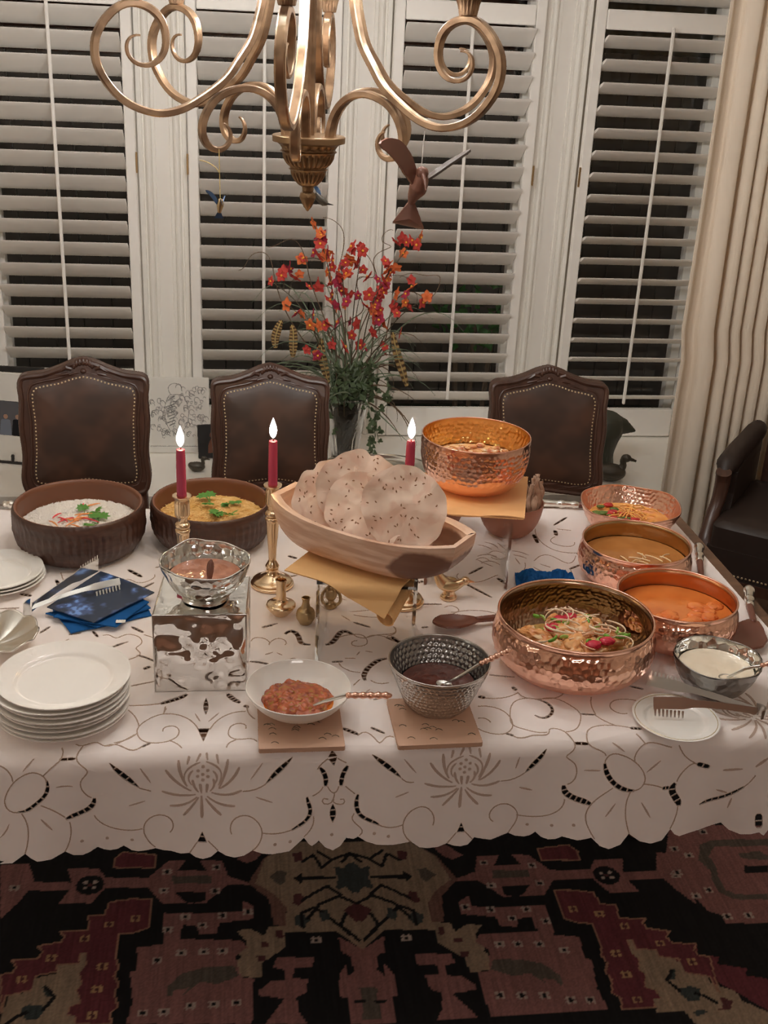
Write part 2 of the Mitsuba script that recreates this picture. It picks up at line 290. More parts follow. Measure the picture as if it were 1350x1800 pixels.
# millimetre outlines of the embroidery, the rug figures and the flowers
DATA = {"cloth":[["L",[],[-317,1688,-332,1676,-345,1663]],["L",[],[-340,1650,-346,1663,-359,1670,-379,1665,-396,1651,-408,1632,-414,1607,-409,1595,-394,1589]],["H",[7.7,7.0],[-340,1653,-339,1638,-346,1620,-360,1606,-377,1593,
-394,1590]],["L",[],[-417,1684,-407,1678,-397,1653]],["L",[],[-315,1714,-312,1698,-317,1688]],["H",[5.7,2.0],[-317,1691,-289,1692]],["L",[],[-279,1717,-285,1703,-287,1689,-269,1669,-280,1651,-283,1639,-279,1623,-266,
1608]],["L",[],[-292,1724,-276,1720,-256,1727,-244,1717,-217,1724,-191,1748]],["L",[],[-240,1716,-211,1713,-200,1706,-176,1711]],["H",[5.8,2.0],[-176,1710,-161,1721]],["P",[11.7,5.0],[-232,1684,-210,1660,-180,1627]],
["L",[],[-181,1628,-161,1621]],["M",[3.5],[-178,1672,-161,1640]],["M",[3.0],[-360,1694,-379,1673]],["M",[3.0],[-325,1637,-311,1639,-296,1637]],["M",[3.5],[-337,1546,-355,1572]],["M",[3.0],[-410,1565,-418,1548,-428,
1536]],["M",[3.0],[-201,1587,-172,1599]],["L",[],[-353,1601,-333,1588,-314,1570]],["H",[11.0,6.0],[-313,1565,-294,1573,-276,1581,-261,1607]],["L",[],[-387,1586,-379,1562,-379,1536,-387,1500]],["L",[],[-307,1558,-306,
1536,-319,1493]],["L",[],[-264,1566,-255,1549,-231,1532,-203,1528,-180,1534]],["L",[],[-158,1493,-175,1516,-177,1539,-164,1561,-145,1568,-130,1561,-124,1546,-130,1529]],["D",[],[-289,1509]],["D",[],[-245,1508]],["D",[],
[-200,1505]],["L",[],[-212,1844,-179,1844,-152,1848]],["L",[],[-140,1831,-145,1812]],["L",[],[-79,1761,-97,1793,-119,1809,-145,1812,-173,1794,-188,1765,-186,1746,-173,1726,-150,1720,-128,1726,-116,1738,-113,1756,-122,
1771,-135,1771,-142,1756]],["L",[],[-128,1726,-115,1716,-106,1705]],["L",[],[-210,1829,-194,1802,-186,1774]],["L",[],[-226,1724,-204,1734,-188,1751]],["L",[],[-57,1758,-45,1785,-24,1806,8,1814]],["L",[],[11,1831,14,1806,
25,1787]],["H",[5.7,2.0],[4,1833,14,1827]],["L",[],[8,1757,0,1774,-16,1770,-23,1754,-21,1733,-8,1724,10,1725,28,1715]],["L",[],[-10,1722,-23,1712,-27,1703]],["T",[23.2,0.0,3.0],[-69,1762,-68,1718]],["M",[3.0],[-76,1785,
-86,1811]],["M",[3.0],[-60,1784,-42,1811]],["P",[10.8,5.0],[92,1684,69,1661,42,1631]],["L",[],[43,1632,28,1623,2,1618]],["M",[3.1],[37,1674,16,1642]],["M",[3.1],[55,1593,25,1606]],["L",[],[-19,1527,-20,1547,-8,1564,10,
1567,28,1554,36,1535,31,1509,19,1494]],["T",[0.0,19.0,2.0],[-72,1532,-73,1506]],["L",[],[-82,1506,-96,1482]],["L",[],[-62,1510,-44,1489]],["L",[],[36,1531,62,1527,91,1530]],["D",[],[60,1504]],["D",[],[88,1505]],["H",
[8.3,6.0],[118,1598,122,1580,124,1560,115,1544,99,1534,90,1529]],["T",[0.0,17.7,2.0],[162,1693,163,1681]],["T",[17.7,0.0,2.0],[163,1679,166,1663]],["L",[],[155,1678,141,1666,136,1657]],["L",[],[172,1678,188,1669]],["H",
[9.5,3.0],[140,1661,150,1642,151,1618]],["H",[9.6,3.0],[191,1663,182,1641,180,1618]],["L",[],[147,1618,141,1608,128,1599]],["L",[],[188,1617,206,1600]],["L",[],[155,1618,168,1603,176,1617]],["L",[],[168,1603,167,1590,
158,1578,147,1582,147,1590,157,1589]],["L",[],[167,1590,175,1577,187,1580,186,1588,179,1588]],["P",[12.5,3.0],[166,1578,167,1535]],["H",[8.9,6.0],[212,1599,211,1566,218,1552,232,1542,253,1530]],["L",[],[251,1531,273,
1523,298,1526]],["L",[],[131,1553,130,1534,114,1510]],["L",[],[206,1556,206,1537,222,1518,217,1505]],["D",[],[166,1507]],["D",[],[245,1511]],["D",[],[272,1503]],["L",[],[316,1484,300,1512,300,1535,317,1559,336,1563,353,
1548,358,1533,357,1517]],["T",[0.0,17.4,2.0],[411,1523,412,1497]],["L",[],[403,1497,388,1472]],["L",[],[420,1499,439,1476]],["P",[11.0,5.0],[233,1684,264,1658,291,1631]],["L",[],[291,1631,303,1622,314,1621]],["M",[3.4],
[294,1672,317,1642]],["M",[3.0],[281,1590,306,1600]],["L",[],[211,1724,240,1717,250,1703,260,1713,277,1715]],["H",[9.8,4.0],[186,1749,202,1736,213,1727]],["H",[7.3,3.0],[238,1749,262,1728]],["L",[],[453,1809,475,1808,
500,1789,508,1760,505,1738,486,1716,462,1717,438,1735]],["L",[],[445,1769,459,1767,466,1754]],["H",[6.2,2.0],[486,1717,501,1709]],["L",[],[500,1708,526,1706,539,1709,569,1714,574,1726,590,1725,603,1710,611,1696,614,1689,
608,1676,598,1668,612,1654,621,1635,619,1617,606,1604]],["H",[6.3,2.0],[612,1691,641,1689]],["L",[],[566,1716,544,1718,525,1728,507,1743,507,1767,514,1796,529,1823,546,1832,574,1828]],["L",[],[586,1830,617,1826,634,1805,
646,1775,640,1751,627,1727,601,1715]],["H",[7.2,9.0],[574,1827,589,1817,596,1797,590,1777,575,1764,557,1774]],["H",[6.5,2.0],[646,1773,676,1769]],["L",[],[675,1766,686,1748,701,1733]],["L",[],[685,1831,676,1798,676,
1771]],["L",[],[635,1851,613,1832,583,1829,558,1833,542,1856]],["H",[9.1,2.0],[536,1876,541,1862]],["H",[5.2,4.0],[498,1922,549,1911]],["L",[],[541,1853,516,1839,473,1838]],["H",[10.7,2.0],[460,1845,473,1838]],["H",[6.1,
2.0],[628,1850,647,1846]],["H",[8.1,2.0],[775,1867,800,1854]],["L",[],[771,1814,746,1820,724,1814,712,1794,718,1776,739,1770]],["L",[],[674,1666,656,1679,639,1691,639,1705,654,1726,682,1733,714,1728,729,1722]],["H",[9.3,
3.0],[728,1721,750,1718]],["L",[],[735,1705,749,1686]],["L",[],[731,1653,732,1669,749,1686,767,1687,801,1678]],["L",[],[673,1649,676,1661,684,1668,707,1665,731,1651,750,1629,756,1606,745,1590,734,1589]],["H",[10.5,7.0],
[673,1650,683,1622,706,1598,737,1588]],["L",[],[756,1601,775,1597,794,1590]],["L",[],[694,1597,671,1580,656,1564,647,1541,653,1514,668,1488]],["L",[],[730,1586,724,1561,727,1527,737,1494]],["H",[13.5,7.0],[600,1602,610,
1581,632,1571,655,1562]],["L",[],[605,1570,599,1547,581,1531,554,1524,518,1530]],["L",[],[473,1519,464,1536,471,1553,489,1560,510,1549,520,1530,516,1507,506,1486]],["P",[11.4,5.0],[560,1684,543,1659,522,1630]],["L",[],
[522,1631,508,1621,479,1615]],["M",[3.0],[509,1669,504,1643]],["M",[3.0],[635,1636,666,1635]],["M",[3.0],[709,1673,686,1690]],["M",[4.0],[782,1651,758,1627]],["M",[3.9],[542,1589,516,1597]],["M",[3.7],[702,1563,685,
1536]],["M",[4.0],[777,1525,755,1560]],["D",[],[542,1504]],["D",[],[588,1506]],["D",[],[627,1514]],["H",[14.6,4.0],[818,1600,814,1582,826,1562,832,1547]],["H",[8.8,2.0],[793,1589,807,1590]],["L",[],[820,1603,825,1617,
837,1634,849,1642,855,1641]],["H",[11.0,2.0],[855,1641,882,1631]],["L",[],[815,1681,824,1665,851,1643]],["L",[],[830,1546,828,1519,821,1496]],["H",[9.0,7.0],[875,1545,897,1553,924,1557,948,1567,963,1578]],["L",[],[962,
1577,975,1594,980,1606]],["M",[5.5],[911,1622,951,1622]],["M",[4.3],[930,1566,906,1576]],["M",[4.3],[943,1551,939,1527]],["M",[6.4],[976,1626,997,1647]],["H",[15.2,2.0],[1005,1512,1012,1476]],["H",[8.3,4.0],[-231,2148,
-204,2122]],["L",[],[-202,2113,-180,2099]],["L",[],[-287,2113,-272,2113,-258,2101,-241,2114,-220,2111,-205,2089,-206,2073,-214,2058,-204,2037,-210,2023,-234,2011]],["P",[7.5,5.0],[-272,2054,-252,2072,-230,2086]],["H",
[6.4,4.0],[-210,2029,-189,2017,-173,2002]],["H",[9.4,2.0],[-193,1974,-180,1984]],["H",[3.8,6.0],[-217,1911,-194,1919,-168,1928]],["H",[11.4,6.0],[-152,1847,-133,1857,-119,1865,-103,1879]],["L",[],[-212,1844,-177,1845,
-151,1849]],["L",[],[-142,1837,-144,1811]],["H",[12.2,5.0],[-26,1878,-16,1859,-2,1844]],["H",[6.5,2.0],[6,1835,13,1828]],["P",[10.6,4.0],[-67,1864,-66,1806]],["H",[6.2,3.0],[44,2135,69,2144]],["H",[6.0,3.0],[44,2135,79,
2152]],["H",[12.5,6.0],[93,2104,109,2116,121,2093,125,2068,145,2058]],["L",[],[58,2060,67,2080,80,2087,92,2077,91,2059]],["L",[],[21,2077,34,2092,54,2081,58,2060]],["M",[3.0],[49,2021,65,2030]],["M",[3.0],[73,2027,84,
2017]],["H",[7.2,5.0],[17,1995,39,1990,61,1978]],["L",[],[64,1984,91,1990,107,2004,114,1998]],["H",[5.2,2.0],[112,1995,134,1989]],["M",[3.0],[242,2308,226,2287]],["M",[3.0],[237,2254,208,2275]],["M",[3.0],[254,2256,290,
2255]],["M",[3.0],[285,2205,240,2198]],["M",[3.0],[303,2171,273,2175,247,2184]],["M",[3.0],[220,2182,237,2159]],["H",[7.9,3.0],[244,2151,278,2127]],["H",[13.5,8.0],[175,2057,198,2079,216,2111,238,2096]],["L",[],[206,
2085,231,2097,257,2094,265,2073,259,2052,232,2053,233,2066,244,2071]],["L",[],[266,2083,283,2093,306,2084,322,2068]],["H",[9.9,4.0],[320,2087,330,2065,344,2051]],["L",[],[238,2097,266,2083,287,2093,321,2097,332,2123]],
["M",[3.1],[245,2025,237,2011]],["M",[3.0],[257,2027,271,2022]],["L",[],[212,1999,225,1999,233,1998]],["H",[7.3,3.0],[184,1986,207,1988]],["L",[],[198,1981,211,1954,238,1943]],["H",[12.2,9.0],[299,1995,276,1985,259,1964,
244,1931,245,1912]],["L",[],[234,1916,220,1896]],["L",[],[256,1912,264,1903,291,1902]],["M",[3.0],[250,1879,236,1862]],["H",[5.0,3.0],[253,1841,282,1854]],["H",[8.9,7.0],[519,2340,546,2297,574,2256]],["H",[8.2,3.0],[543,
2378,585,2416]],["H",[10.6,3.0],[608,2355,622,2323]],["H",[8.2,2.0],[827,2662,877,2714]],["H",[6.9,5.0],[405,2230,452,2228]],["H",[9.6,2.0],[412,2336,428,2345]],["H",[7.3,2.0],[478,2375,494,2359]],["L",[],[518,2381,518,
2347,546,2334,589,2354,612,2370]],["L",[],[771,2639,766,2559,787,2510,844,2490]],["H",[11.8,2.0],[822,2630,817,2596]],["L",[],[829,2638,865,2627]],["L",[],[811,2588,803,2539,834,2529,853,2552]],["H",[11.6,2.0],[758,2606,
756,2551]],["H",[7.8,1.0],[840,2488,847,2481]],["L",[],[664,2377,686,2403,695,2438]],["L",[],[721,2447,776,2468,796,2436,834,2472]],["H",[7.6,3.0],[797,2398,832,2422]],["L",[],[800,2400,794,2357]],["M",[3.2],[731,2428,
752,2410]],["M",[3.2],[710,2411,732,2376]],["M",[3.7],[597,2543,610,2538,628,2514]],["M",[3.7],[619,2560,633,2550,646,2523]],["M",[3.7],[651,2553,665,2511]],["M",[3.7],[678,2505,697,2498,714,2479]],["M",[3.7],[675,2483,
691,2475,705,2461]],["M",[3.6],[677,2464,681,2428]],["M",[3.6],[584,2477,608,2486,632,2474]],["M",[3.6],[575,2455,596,2468,610,2445]],["M",[3.6],[585,2435,608,2449,630,2426]],["M",[3.7],[610,2495,635,2462]],["M",[3.6],
[578,2459,594,2436,610,2418]],["L",[],[618,2495,640,2504,656,2480,635,2458,617,2472]],["L",[],[435,2132,456,2168,493,2193,526,2195,567,2179]],["L",[],[456,2213,479,2216,486,2197,467,2188]],["H",[7.4,2.0],[389,2122,405,
2124]],["L",[],[310,2087,329,2100,329,2129]],["H",[10.1,5.0],[307,2082,328,2066,344,2044]],["H",[10.1,3.0],[-419,2376,-401,2327]],["H",[11.5,3.0],[-488,2309,-461,2297]],["H",[4.5,5.0],[-518,2239,-478,2242]],["H",[3.9,
2.0],[-486,2238,-472,2190]],["H",[7.0,3.0],[-417,2128,-400,2156]],["H",[7.1,3.0],[-357,2120,-332,2126]],["H",[7.1,2.0],[-310,2134,-296,2107]],["H",[11.0,3.0],[-262,2424,-227,2384]],["H",[7.1,2.0],[-221,2327,-198,2354]],
["H",[5.6,2.0],[-199,2433,-178,2442]],["L",[],[-316,2408,-299,2378,-271,2358,-258,2373,-237,2357,-212,2362,-199,2395]],["L",[],[-371,2087,-354,2100]],["L",[],[-414,2413,-403,2374]],["H",[10.3,2.0],[115,2490,136,2474]],
["H",[6.8,4.0],[99,2372,133,2383]],["H",[4.9,2.0],[-200,2433,-178,2442]],["M",[4.6],[-45,2763,-44,2764]]],"hem":[-433,1478,-411,1480,-387,1500,-376,1488,-367,1481,-343,1482,-319,1493,-305,1480,-290,1475,-277,1479,-263,
1488,-252,1480,-241,1477,-228,1480,-216,1489,-202,1479,-190,1478,-174,1483,-158,1490,-144,1487,-129,1486,-112,1480,-96,1482,-85,1472,-72,1468,-57,1474,-44,1488,-30,1479,-14,1476,3,1482,19,1494,36,1487,55,1484,87,1484,
114,1507,123,1491,129,1485,136,1489,142,1495,154,1478,169,1469,183,1480,193,1499,207,1497,215,1503,231,1492,251,1485,283,1482,316,1484,334,1467,350,1462,370,1463,387,1471,400,1465,414,1463,428,1467,439,1484,472,1474,506,
1486,522,1476,539,1473,551,1477,560,1486,571,1475,585,1471,598,1475,609,1484,637,1481,662,1490,680,1472,699,1464,722,1471,737,1493,762,1472,786,1464,808,1470,822,1495,832,1482,843,1476,864,1481,887,1484,910,1488,932,
1491,954,1469,980,1457,1000,1459,1014,1466,1024,1459,1033,1455],"flow":[[5.6,[-90,1620,-115,1640,-134,1667]],[6.1,[-97,1630,-107,1655,-111,1684]],[5.0,[-96,1676,-92,1690]],[4.5,[-80,1680,-72,1694]],[4.5,[-60,1682,-62,
1695]],[4.6,[-41,1675,-44,1692]],[5.6,[-41,1624,-31,1652,-24,1683]],[5.6,[-39,1624,-21,1639,-4,1668]],[5.1,[-54,1616,-29,1611,0,1620]],[5.1,[-82,1612,-113,1612,-142,1621]],[5.1,[-80,1607,-95,1595,-129,1589]],[5.1,[-77,
1606,-88,1589,-105,1567]],[6.1,[-72,1609,-72,1585,-72,1561]],[5.6,[-65,1603,-52,1584,-37,1567]],[5.1,[-62,1608,-42,1593,-12,1587]],[3.5,[-100,1633,-99,1661,-73,1679]],[3.6,[-42,1631,-38,1662,-63,1680]],[4.1,[-89,1633,
-94,1649,-86,1664]],[4.1,[-51,1631,-44,1646,-51,1662]],[5.1,[-77,1617,-84,1629,-87,1644]],[5.6,[-72,1615,-74,1635]],[5.6,[-63,1616,-61,1635]],[4.6,[-57,1619,-49,1633,-51,1645]]],"fd":[-77,1663,-68,1671,-60,1663,-78,1651,
-69,1655,-60,1650,-69,1643],"rug":{"axis":274,"polys":[["P",[-594,2304,-525,2305,-501,2237,-413,2231,-429,2281,-353,2276,-332,2241,-229,2234,-184,2293,-50,2285,-35,2227,34,2192,-35,2196,-88,2136,-189,2143,-227,2199,-329,
2206,-356,2155,-433,2160,-415,2202,-510,2208,-529,2166,-559,2117]],["K",[-158,2255,-142,2291,-107,2288,-88,2251]],["K",[-163,2180,-89,2175,-89,2146,-115,2138,-136,2144]],["G",[-171,2236,-77,2231,-76,2204,-169,2210]],
["R",[-318,2307,-300,2333,-217,2317,-214,2269,-315,2276]],["P",[-14,2288,22,2328,62,2326,36,2284,14,2270]],["B",[109,2334,53,2283,14,2198,64,2140,72,2055,102,2044,104,2118,75,2169,38,2202,123,2322]],["C",[117,2344,57,
2283,31,2197,75,2159,104,2109,102,2051,59,2047,51,2020,19,2045,-14,2041,7,2010,7,1988,-17,1988,-4,1959,-20,1939,-4,1901,41,1897,42,1939,63,1952,96,1984,98,2026,217,2025,241,1998,271,1965,294,1990,330,2019,367,2329]],
["T",[234,2245,255,2233,279,2258,298,2231,320,2240,312,2199,315,2158,292,2170,268,2146,250,2172,227,2164,237,2204]],["K",[125,2208,148,2227,147,2213,232,2209,231,2199,146,2198,145,2184]],["G",[66,2215,88,2239,109,2233,
104,2197,93,2186]],["M",[239,2090,272,2115,303,2081,266,2049]],["T",[120,2075,140,2088,159,2063,141,2041,122,2052]],["T",[178,2094,202,2097,207,2064,186,2056]],["M",[123,2151,140,2155,153,2130,131,2112,120,2122]],["M",
[126,2300,152,2304,153,2272,132,2268]],["R",[-314,2156,-264,2163,-217,2160,-217,2066,-248,2052,-283,2049,-284,1983,-274,1949,-281,1925,-269,1900,-276,1877,-265,1837,-280,1823,-274,1793,-350,1799,-353,1821,-371,1823,-365,
1849,-345,1855,-359,1891,-349,1906,-359,1939,-347,1963,-351,1997,-363,1998,-360,1968,-409,1967,-406,1947,-453,1938,-444,1921,-453,1898,-504,1886,-507,1841,-527,1947,-503,1950,-497,1966,-510,1987,-455,1987,-446,2008,-461,
2026,-409,2035,-405,2053,-417,2067,-353,2067,-358,2113,-322,2115]],["C",[-505,1826,-498,1886,-452,1894,-452,1930,-405,1942,-408,1965,-359,1966,-361,1996,-351,1997,-347,1955,-359,1937,-349,1906,-359,1891,-346,1857,-368,
1845,-371,1823,-353,1820,-348,1784,-499,1796]],["T",[-468,1849,-452,1858,-422,1853,-419,1834,-428,1816,-454,1818]],["T",[-433,1908,-421,1907,-409,1879,-420,1876]],["P",[-184,2110,-54,2101,-1,2104,-1,2140,26,2119,26,2077,
-54,2069,-60,2037,-99,2038,-106,2063,-139,2070,-144,2025,-4,2011,12,1988,-17,1964,-4,1901,24,1895,19,1771,-244,1791,-235,1850,-248,1935,-233,1938,-238,2006,-181,2011]],["G",[-162,1888,-133,1922,-83,1935,-20,1935,-8,1905,
-57,1884,-94,1895,-130,1858,-118,1879,-149,1874,-154,1856,-163,1861]],["P",[76,1953,159,1947,157,1918,113,1917,111,1888,143,1886,137,1846,115,1836,119,1793,136,1762,46,1769,90,1834,35,1846,36,1862,61,1884,92,1886,93,
1914,68,1924]],["P",[213,1889,243,1946,235,1968,271,1961,328,2001,298,1749,226,1755,226,1824,211,1829]],["K",[305,1941,322,1953,314,1882,300,1899]],["G",[257,1852,294,1849,284,1762,254,1764]],["M",[78,2035,91,2034,91,
2018,97,2017,90,2009,87,2009,77,2014]],["M",[41,2002,61,2000,60,1985,41,1986]],["M",[31,1961,50,1959,50,1942,34,1944]]],"lines":[[150,2267,180,2291,198,2242,229,2272],[143,2130,179,2157,201,2171],[153,2068,183,2113,233,
2139,272,2112],[207,2064,228,2040,249,2011],[303,2076,319,2038,280,1991],[141,2041,140,2088,168,2103,188,2089],[250,2260,275,2291,323,2266,356,2296],[310,2139,341,2171],[-490,1810,-471,1830,-454,1837],[-420,1842,-402,
1875,-424,1904],[287,1811,305,1810]],"w":[-134,2095,-47,2093,13,2101,-93,2065,-172,2056,-191,1964,-138,1982,-88,1982,-45,1981,-211,1818,-167,1817,-112,1830,-62,1830,-14,1830,-189,2187,-185,2252,-64,2261,-66,2177,-545,
2220,169,1999],"y":[-249,2098,-309,2082,-358,2041,-425,1987,-479,1930,-310,1954,-314,1890,-316,1819],"ros":[-367,2218],"extra":[["R",[994,1931,1060,1922,1049,1892,1096,1880,1084,1859,1149,1841,1136,1821,1179,1810,1217,
1774,1254,1739,1217,1664,1183,1701,1136,1728,1107,1762,1072,1797,1052,1815,1040,1835,994,1857,974,1876]],["C",[907,1880,952,1890,990,1881,985,1849,1039,1832,1048,1803,1092,1781,1099,1750,1167,1697,1210,1649,1169,1566,
1122,1598,1098,1643,1053,1673,971,1692,956,1737,908,1765,921,1804,898,1814,909,1846]],["T",[957,1809,994,1819,1017,1801,1003,1782,966,1780]],["M",[1016,1757,1048,1770,1077,1752,1061,1729,1020,1733]],["T",[975,1728,1002,
1738,1007,1726,981,1716]],["P",[1139,2332,1224,2345,1419,2327,1530,2302,1367,1970,1155,1982,1159,2008,1129,2024,1116,2064,1085,2101,1069,2138,1064,2197,1098,2238]],["G",[1201,2265,1239,2280,1396,2276,1384,2248,1236,2254,
1207,2220,1211,2182,1202,2140,1201,2094,1224,2077,1304,2072,1296,2054,1210,2060,1183,2085,1179,2131,1191,2162,1174,2206]],["G",[1287,2226,1351,2228,1367,2210,1359,2194,1293,2204]],["K",[1286,2177,1351,2175,1339,2149,
1275,2151]]],"ef":[1126,2253,1155,2226,1101,2164,1158,2097,1118,2079,1169,2005,1223,2005,1229,2315]},"bloss":[260,1309,283,1284,294,1252,318,1217,302,1203,265,1209,167,1160,144,1143,111,1123,219,1191,210,1148,244,1102,
278,1100,310,1147,330,1167,356,1188,381,1215,397,1232,427,1236,370,1162,350,1148,324,1114,352,1098,386,1088,373,1068,340,1040,319,1053,162,1053,216,1021,277,987,247,990,315,971,352,975,371,902,330,895,401,938,417,976,
420,1072,437,1163,455,1137,523,1192,544,1186,521,1162,505,1138,504,1104,498,1084,576,1269,550,1259,624,1257,636,1280,582,1220,457,1083,482,1043,500,1022,448,1042,471,1001,476,946,556,1085,590,1086,609,1113,680,1074,653,
1056,603,1038,559,1017,551,1037,577,940,524,887,437,889,283,859,238,886,499,988,513,974,513,1198,531,1175,513,1125,287,1268,325,1194,365,1205,347,1026,491,1008,476,1036,341,1134,308,1220,519,1131],"tips":[101,1122,158,
1057,256,1322,349,1194,433,1252,427,1076,543,1199,639,1284,576,947,690,1077],"twigs":[[340,817,361,1013,341,1128,361,1241,352,1312,315,1343,285,1350],[326,803,293,1012,243,1146,222,1224,182,1269,149,1261,97,1244],[450,
819,457,1001,484,1151,473,1191,495,1224,534,1245,503,1261,512,1290,541,1299],[478,819,551,1044,583,1085,617,1093,673,1074,702,1156,667,1158,626,1164,559,1153],[298,802,179,982,124,1130,84,1214,45,1204,12,1154,-1,1147],
[395,818,403,986,442,1021,419,1096,424,1136,472,1137,462,1197,434,1223]],"feathers":[[549,947,566,877,591,806,612,745],[292,922,293,873,305,817,320,760],[149,989,134,954,126,919,128,888],[183,976,190,941,190,900,189,
858]],"ivy":[[444,822,481,751,467,679,480,621,497,562,478,510,473,457],[471,836,521,794,541,744,542,708,513,665,502,606,512,539],[335,820,389,821,444,829,492,836],[337,750,325,678,313,605,311,554]]}
# ================================================================ ROOM
ROOM_L, ROOM_R, ROOM_B, Y_FRONT, Y_WIN, Z_C = -2.3, 2.7, -2.9, 3.72, 4.345, 2.72
AL, AR = -1.06, 1.90                       # the window alcove
struct('floor', box((.2, .8, -.05), (5.4, 8.2, .1)), 'floor_wood', None)
struct('ceiling', box((.2, .8, Z_C + .05), (5.4, 8.2, .1)), 'ceiling_paint', None)
struct('wall_left', box((ROOM_L - .05, .8, 1.36), (.1, 8.2, 2.72)), 'wall_paint')
struct('wall_right', box((ROOM_R + .05, .8, 1.36), (.1, 8.2, 2.72)), 'wall_paint')
struct('wall_rear', box((.2, ROOM_B - .05, 1.36), (5.2, .1, 2.72)), 'rear_paint')
struct('wall_front_right', box(((AR + ROOM_R) / 2, Y_FRONT + .35, 1.36), (ROOM_R - AR, .7, 2.72)), 'wall_paint', 'beige wall beside the curtain')
struct('wall_front_left', box(((AL + ROOM_L) / 2, Y_FRONT + .35, 1.36), (AL - ROOM_L, .7, 2.72)), 'wall_paint')
WX = [-.637, .092, .821, 1.550]            # window centres
HALF, STILE = .2345, .041
Z_SILL, Z_RAIL, Z_MID, Z_TOP = .43, .553, 1.985, 2.60
# the window wall: piers between the openings, a band above and the wall below the seat
segs = [AL] + sum([[c - HALF - STILE, c + HALF + STILE] for c in WX], []) + [AR]
for k in range(5):
    a, b = segs[2 * k], segs[2 * k + 1]
    struct(f'wall_window_{k+1}', box(((a + b) / 2, Y_WIN + .06, 1.36), (b - a, .12, 2.72)), 'white_paint')
struct('wall_above_windows', box(((AL + AR) / 2, Y_WIN + .06, (Z_TOP + Z_C) / 2), (AR - AL, .119, Z_C - Z_TOP)), 'white_paint')
struct('wall_below_windows', box(((AL + AR) / 2, Y_WIN + .06, Z_SILL / 2), (AR - AL, .119, Z_SILL)), 'white_paint')
# fluted casings on the piers
def casing(x0, x1):
    c, h = (x0 + x1) / 2, (x1 - x0) / 2 - .002
    a = np.linspace(0, np.pi, 9)
    hf = [(-1, 0), (-1, .020), (-.985, .020), (-.835, .020), (-.82, .020), (-.80, .013), (-.785, .013), (-.74, .013), (-.73, .013)] + [(-.58 - .14 * math.cos(q), .018 + .014 * math.sin(q)) for q in a] + [(-.425, .020), (-.415, .020), (-.31, .020), (-.30, .020), (-.28, .014), (-.265, .014)]
    f = np.array(hf + [(-u, d) for u, d in hf[::-1]]); z = np.linspace(Z_SILL + .001, Z_TOP + .1, 30)
    P = np.stack([np.stack([c + f[:, 0] * h, Y_WIN - .001 - f[:, 1], np.full(len(f), q)], 1) for q in z], 1)
    return grid(P)
n_t = 0
for k in (1, 2, 3):
    n_t += 1; struct(f'trim_{n_t}', casing(segs[2 * k], segs[2 * k + 1]), 'white_paint', 'white fluted casing between ' + ('the two shutters at the left', 'the two middle shutters, behind the flowers', 'the two shutters at the right')[k - 1], 32)
struct('trim_4', box(((segs[0] + segs[1]) / 2, Y_WIN - .012, 1.5), (segs[1] - segs[0] - .004, .024, 2.1)), 'white_paint')
struct('trim_5', box(((segs[8] + segs[9]) / 2, Y_WIN - .012, 1.5), (segs[9] - segs[8] - .004, .024, 2.1)), 'white_paint')
# window seat
k = thing('window_seat', 'long white built-in window seat running under the shuttered windows', 'window seat', kind='structure')
put(k, 'top', box(((AL + AR) / 2, 4.01, Z_SILL - .02), (AR - AL - .01, .665, .04), .006), 'white_paint')
put(k, 'front', box(((AL + AR) / 2, 3.725, .195), (AR - AL - .01, .05, .39)), 'white_paint')
put(k, 'moulding', cat([box(((AL + AR) / 2, 3.692, .372), (AR - AL - .01, .022, .03), .008), box(((AL + AR) / 2, 3.694, .10), (AR - AL - .01, .02, .2), .006)]), 'white_paint')
put(k, 'support', box(((AL + AR) / 2, 4.05, .19), (AR - AL - .05, .5, .38)), 'white_paint')
struct('baseboard_right', box(((AR + ROOM_R) / 2, Y_FRONT - .01, .08), (ROOM_R - AR, .02, .16), .004), 'white_paint')
# windows: glass and frame behind the shutters
for i, c in enumerate(WX):
    fr = cat([box((c + s * (HALF + .02), Y_WIN + .085, 1.51), (.035, .05, 2.16)) for s in (-1, 1)] + [box((c, Y_WIN + .085, z), (2 * HALF, .05, .06)) for z in (.46, 2.56)])
    scene[f'window_{i+1}'] = ply(fr, 'white_paint'); labels[f'window_{i+1}'] = {'kind': 'structure'}
    g = tm([(c - HALF, Y_WIN + .085, .49), (c + HALF, Y_WIN + .085, .49), (c + HALF, Y_WIN + .085, 2.53), (c - HALF, Y_WIN + .085, 2.53)], [(0, 1, 2), (0, 2, 3)])
    scene[f'window_{i+1}__pane'] = ply(g, 'pane')
# shutters
def louver_mesh():
    w, t = .117, .0125; an = np.arange(14) * 2 * np.pi / 14
    sec = np.stack([np.cos(an) * w / 2, np.sign(np.sin(an)) * np.abs(np.sin(an)) ** .8 * t / 2], 1)
    L = 2 * HALF - .004
    P = np.stack([np.concatenate([np.full((14, 1), x), sec], 1) for x in (-L / 2, L / 2)], 0)
    m = grid(P, False, True); F = m.faces[:, ::-1]; V = np.vstack([m.vertices, [(-L / 2, 0, 0), (L / 2, 0, 0)]]); i = np.arange(14); j = (i + 1) % 14
    F = np.vstack([F, np.stack([np.full(14, 28), j, i], 1), np.stack([np.full(14, 29), 14 + i, 14 + j], 1)])
    m = tm(V, F); m.fix_normals(); return m
LOUV = ply(louver_mesh(), 'shutter_paint', smooth=40)
Y_SH = 4.30
TILT = [35, 35, 34, 22]
names = ['white louvered shutter at the far left, behind the left dining chair', 'white louvered shutter second from left, behind the chandelier and the middle chair',
         'white louvered shutter third from left, behind the carved wooden hummingbird', 'white louvered shutter at the right beside the curtain, its slats wide open']
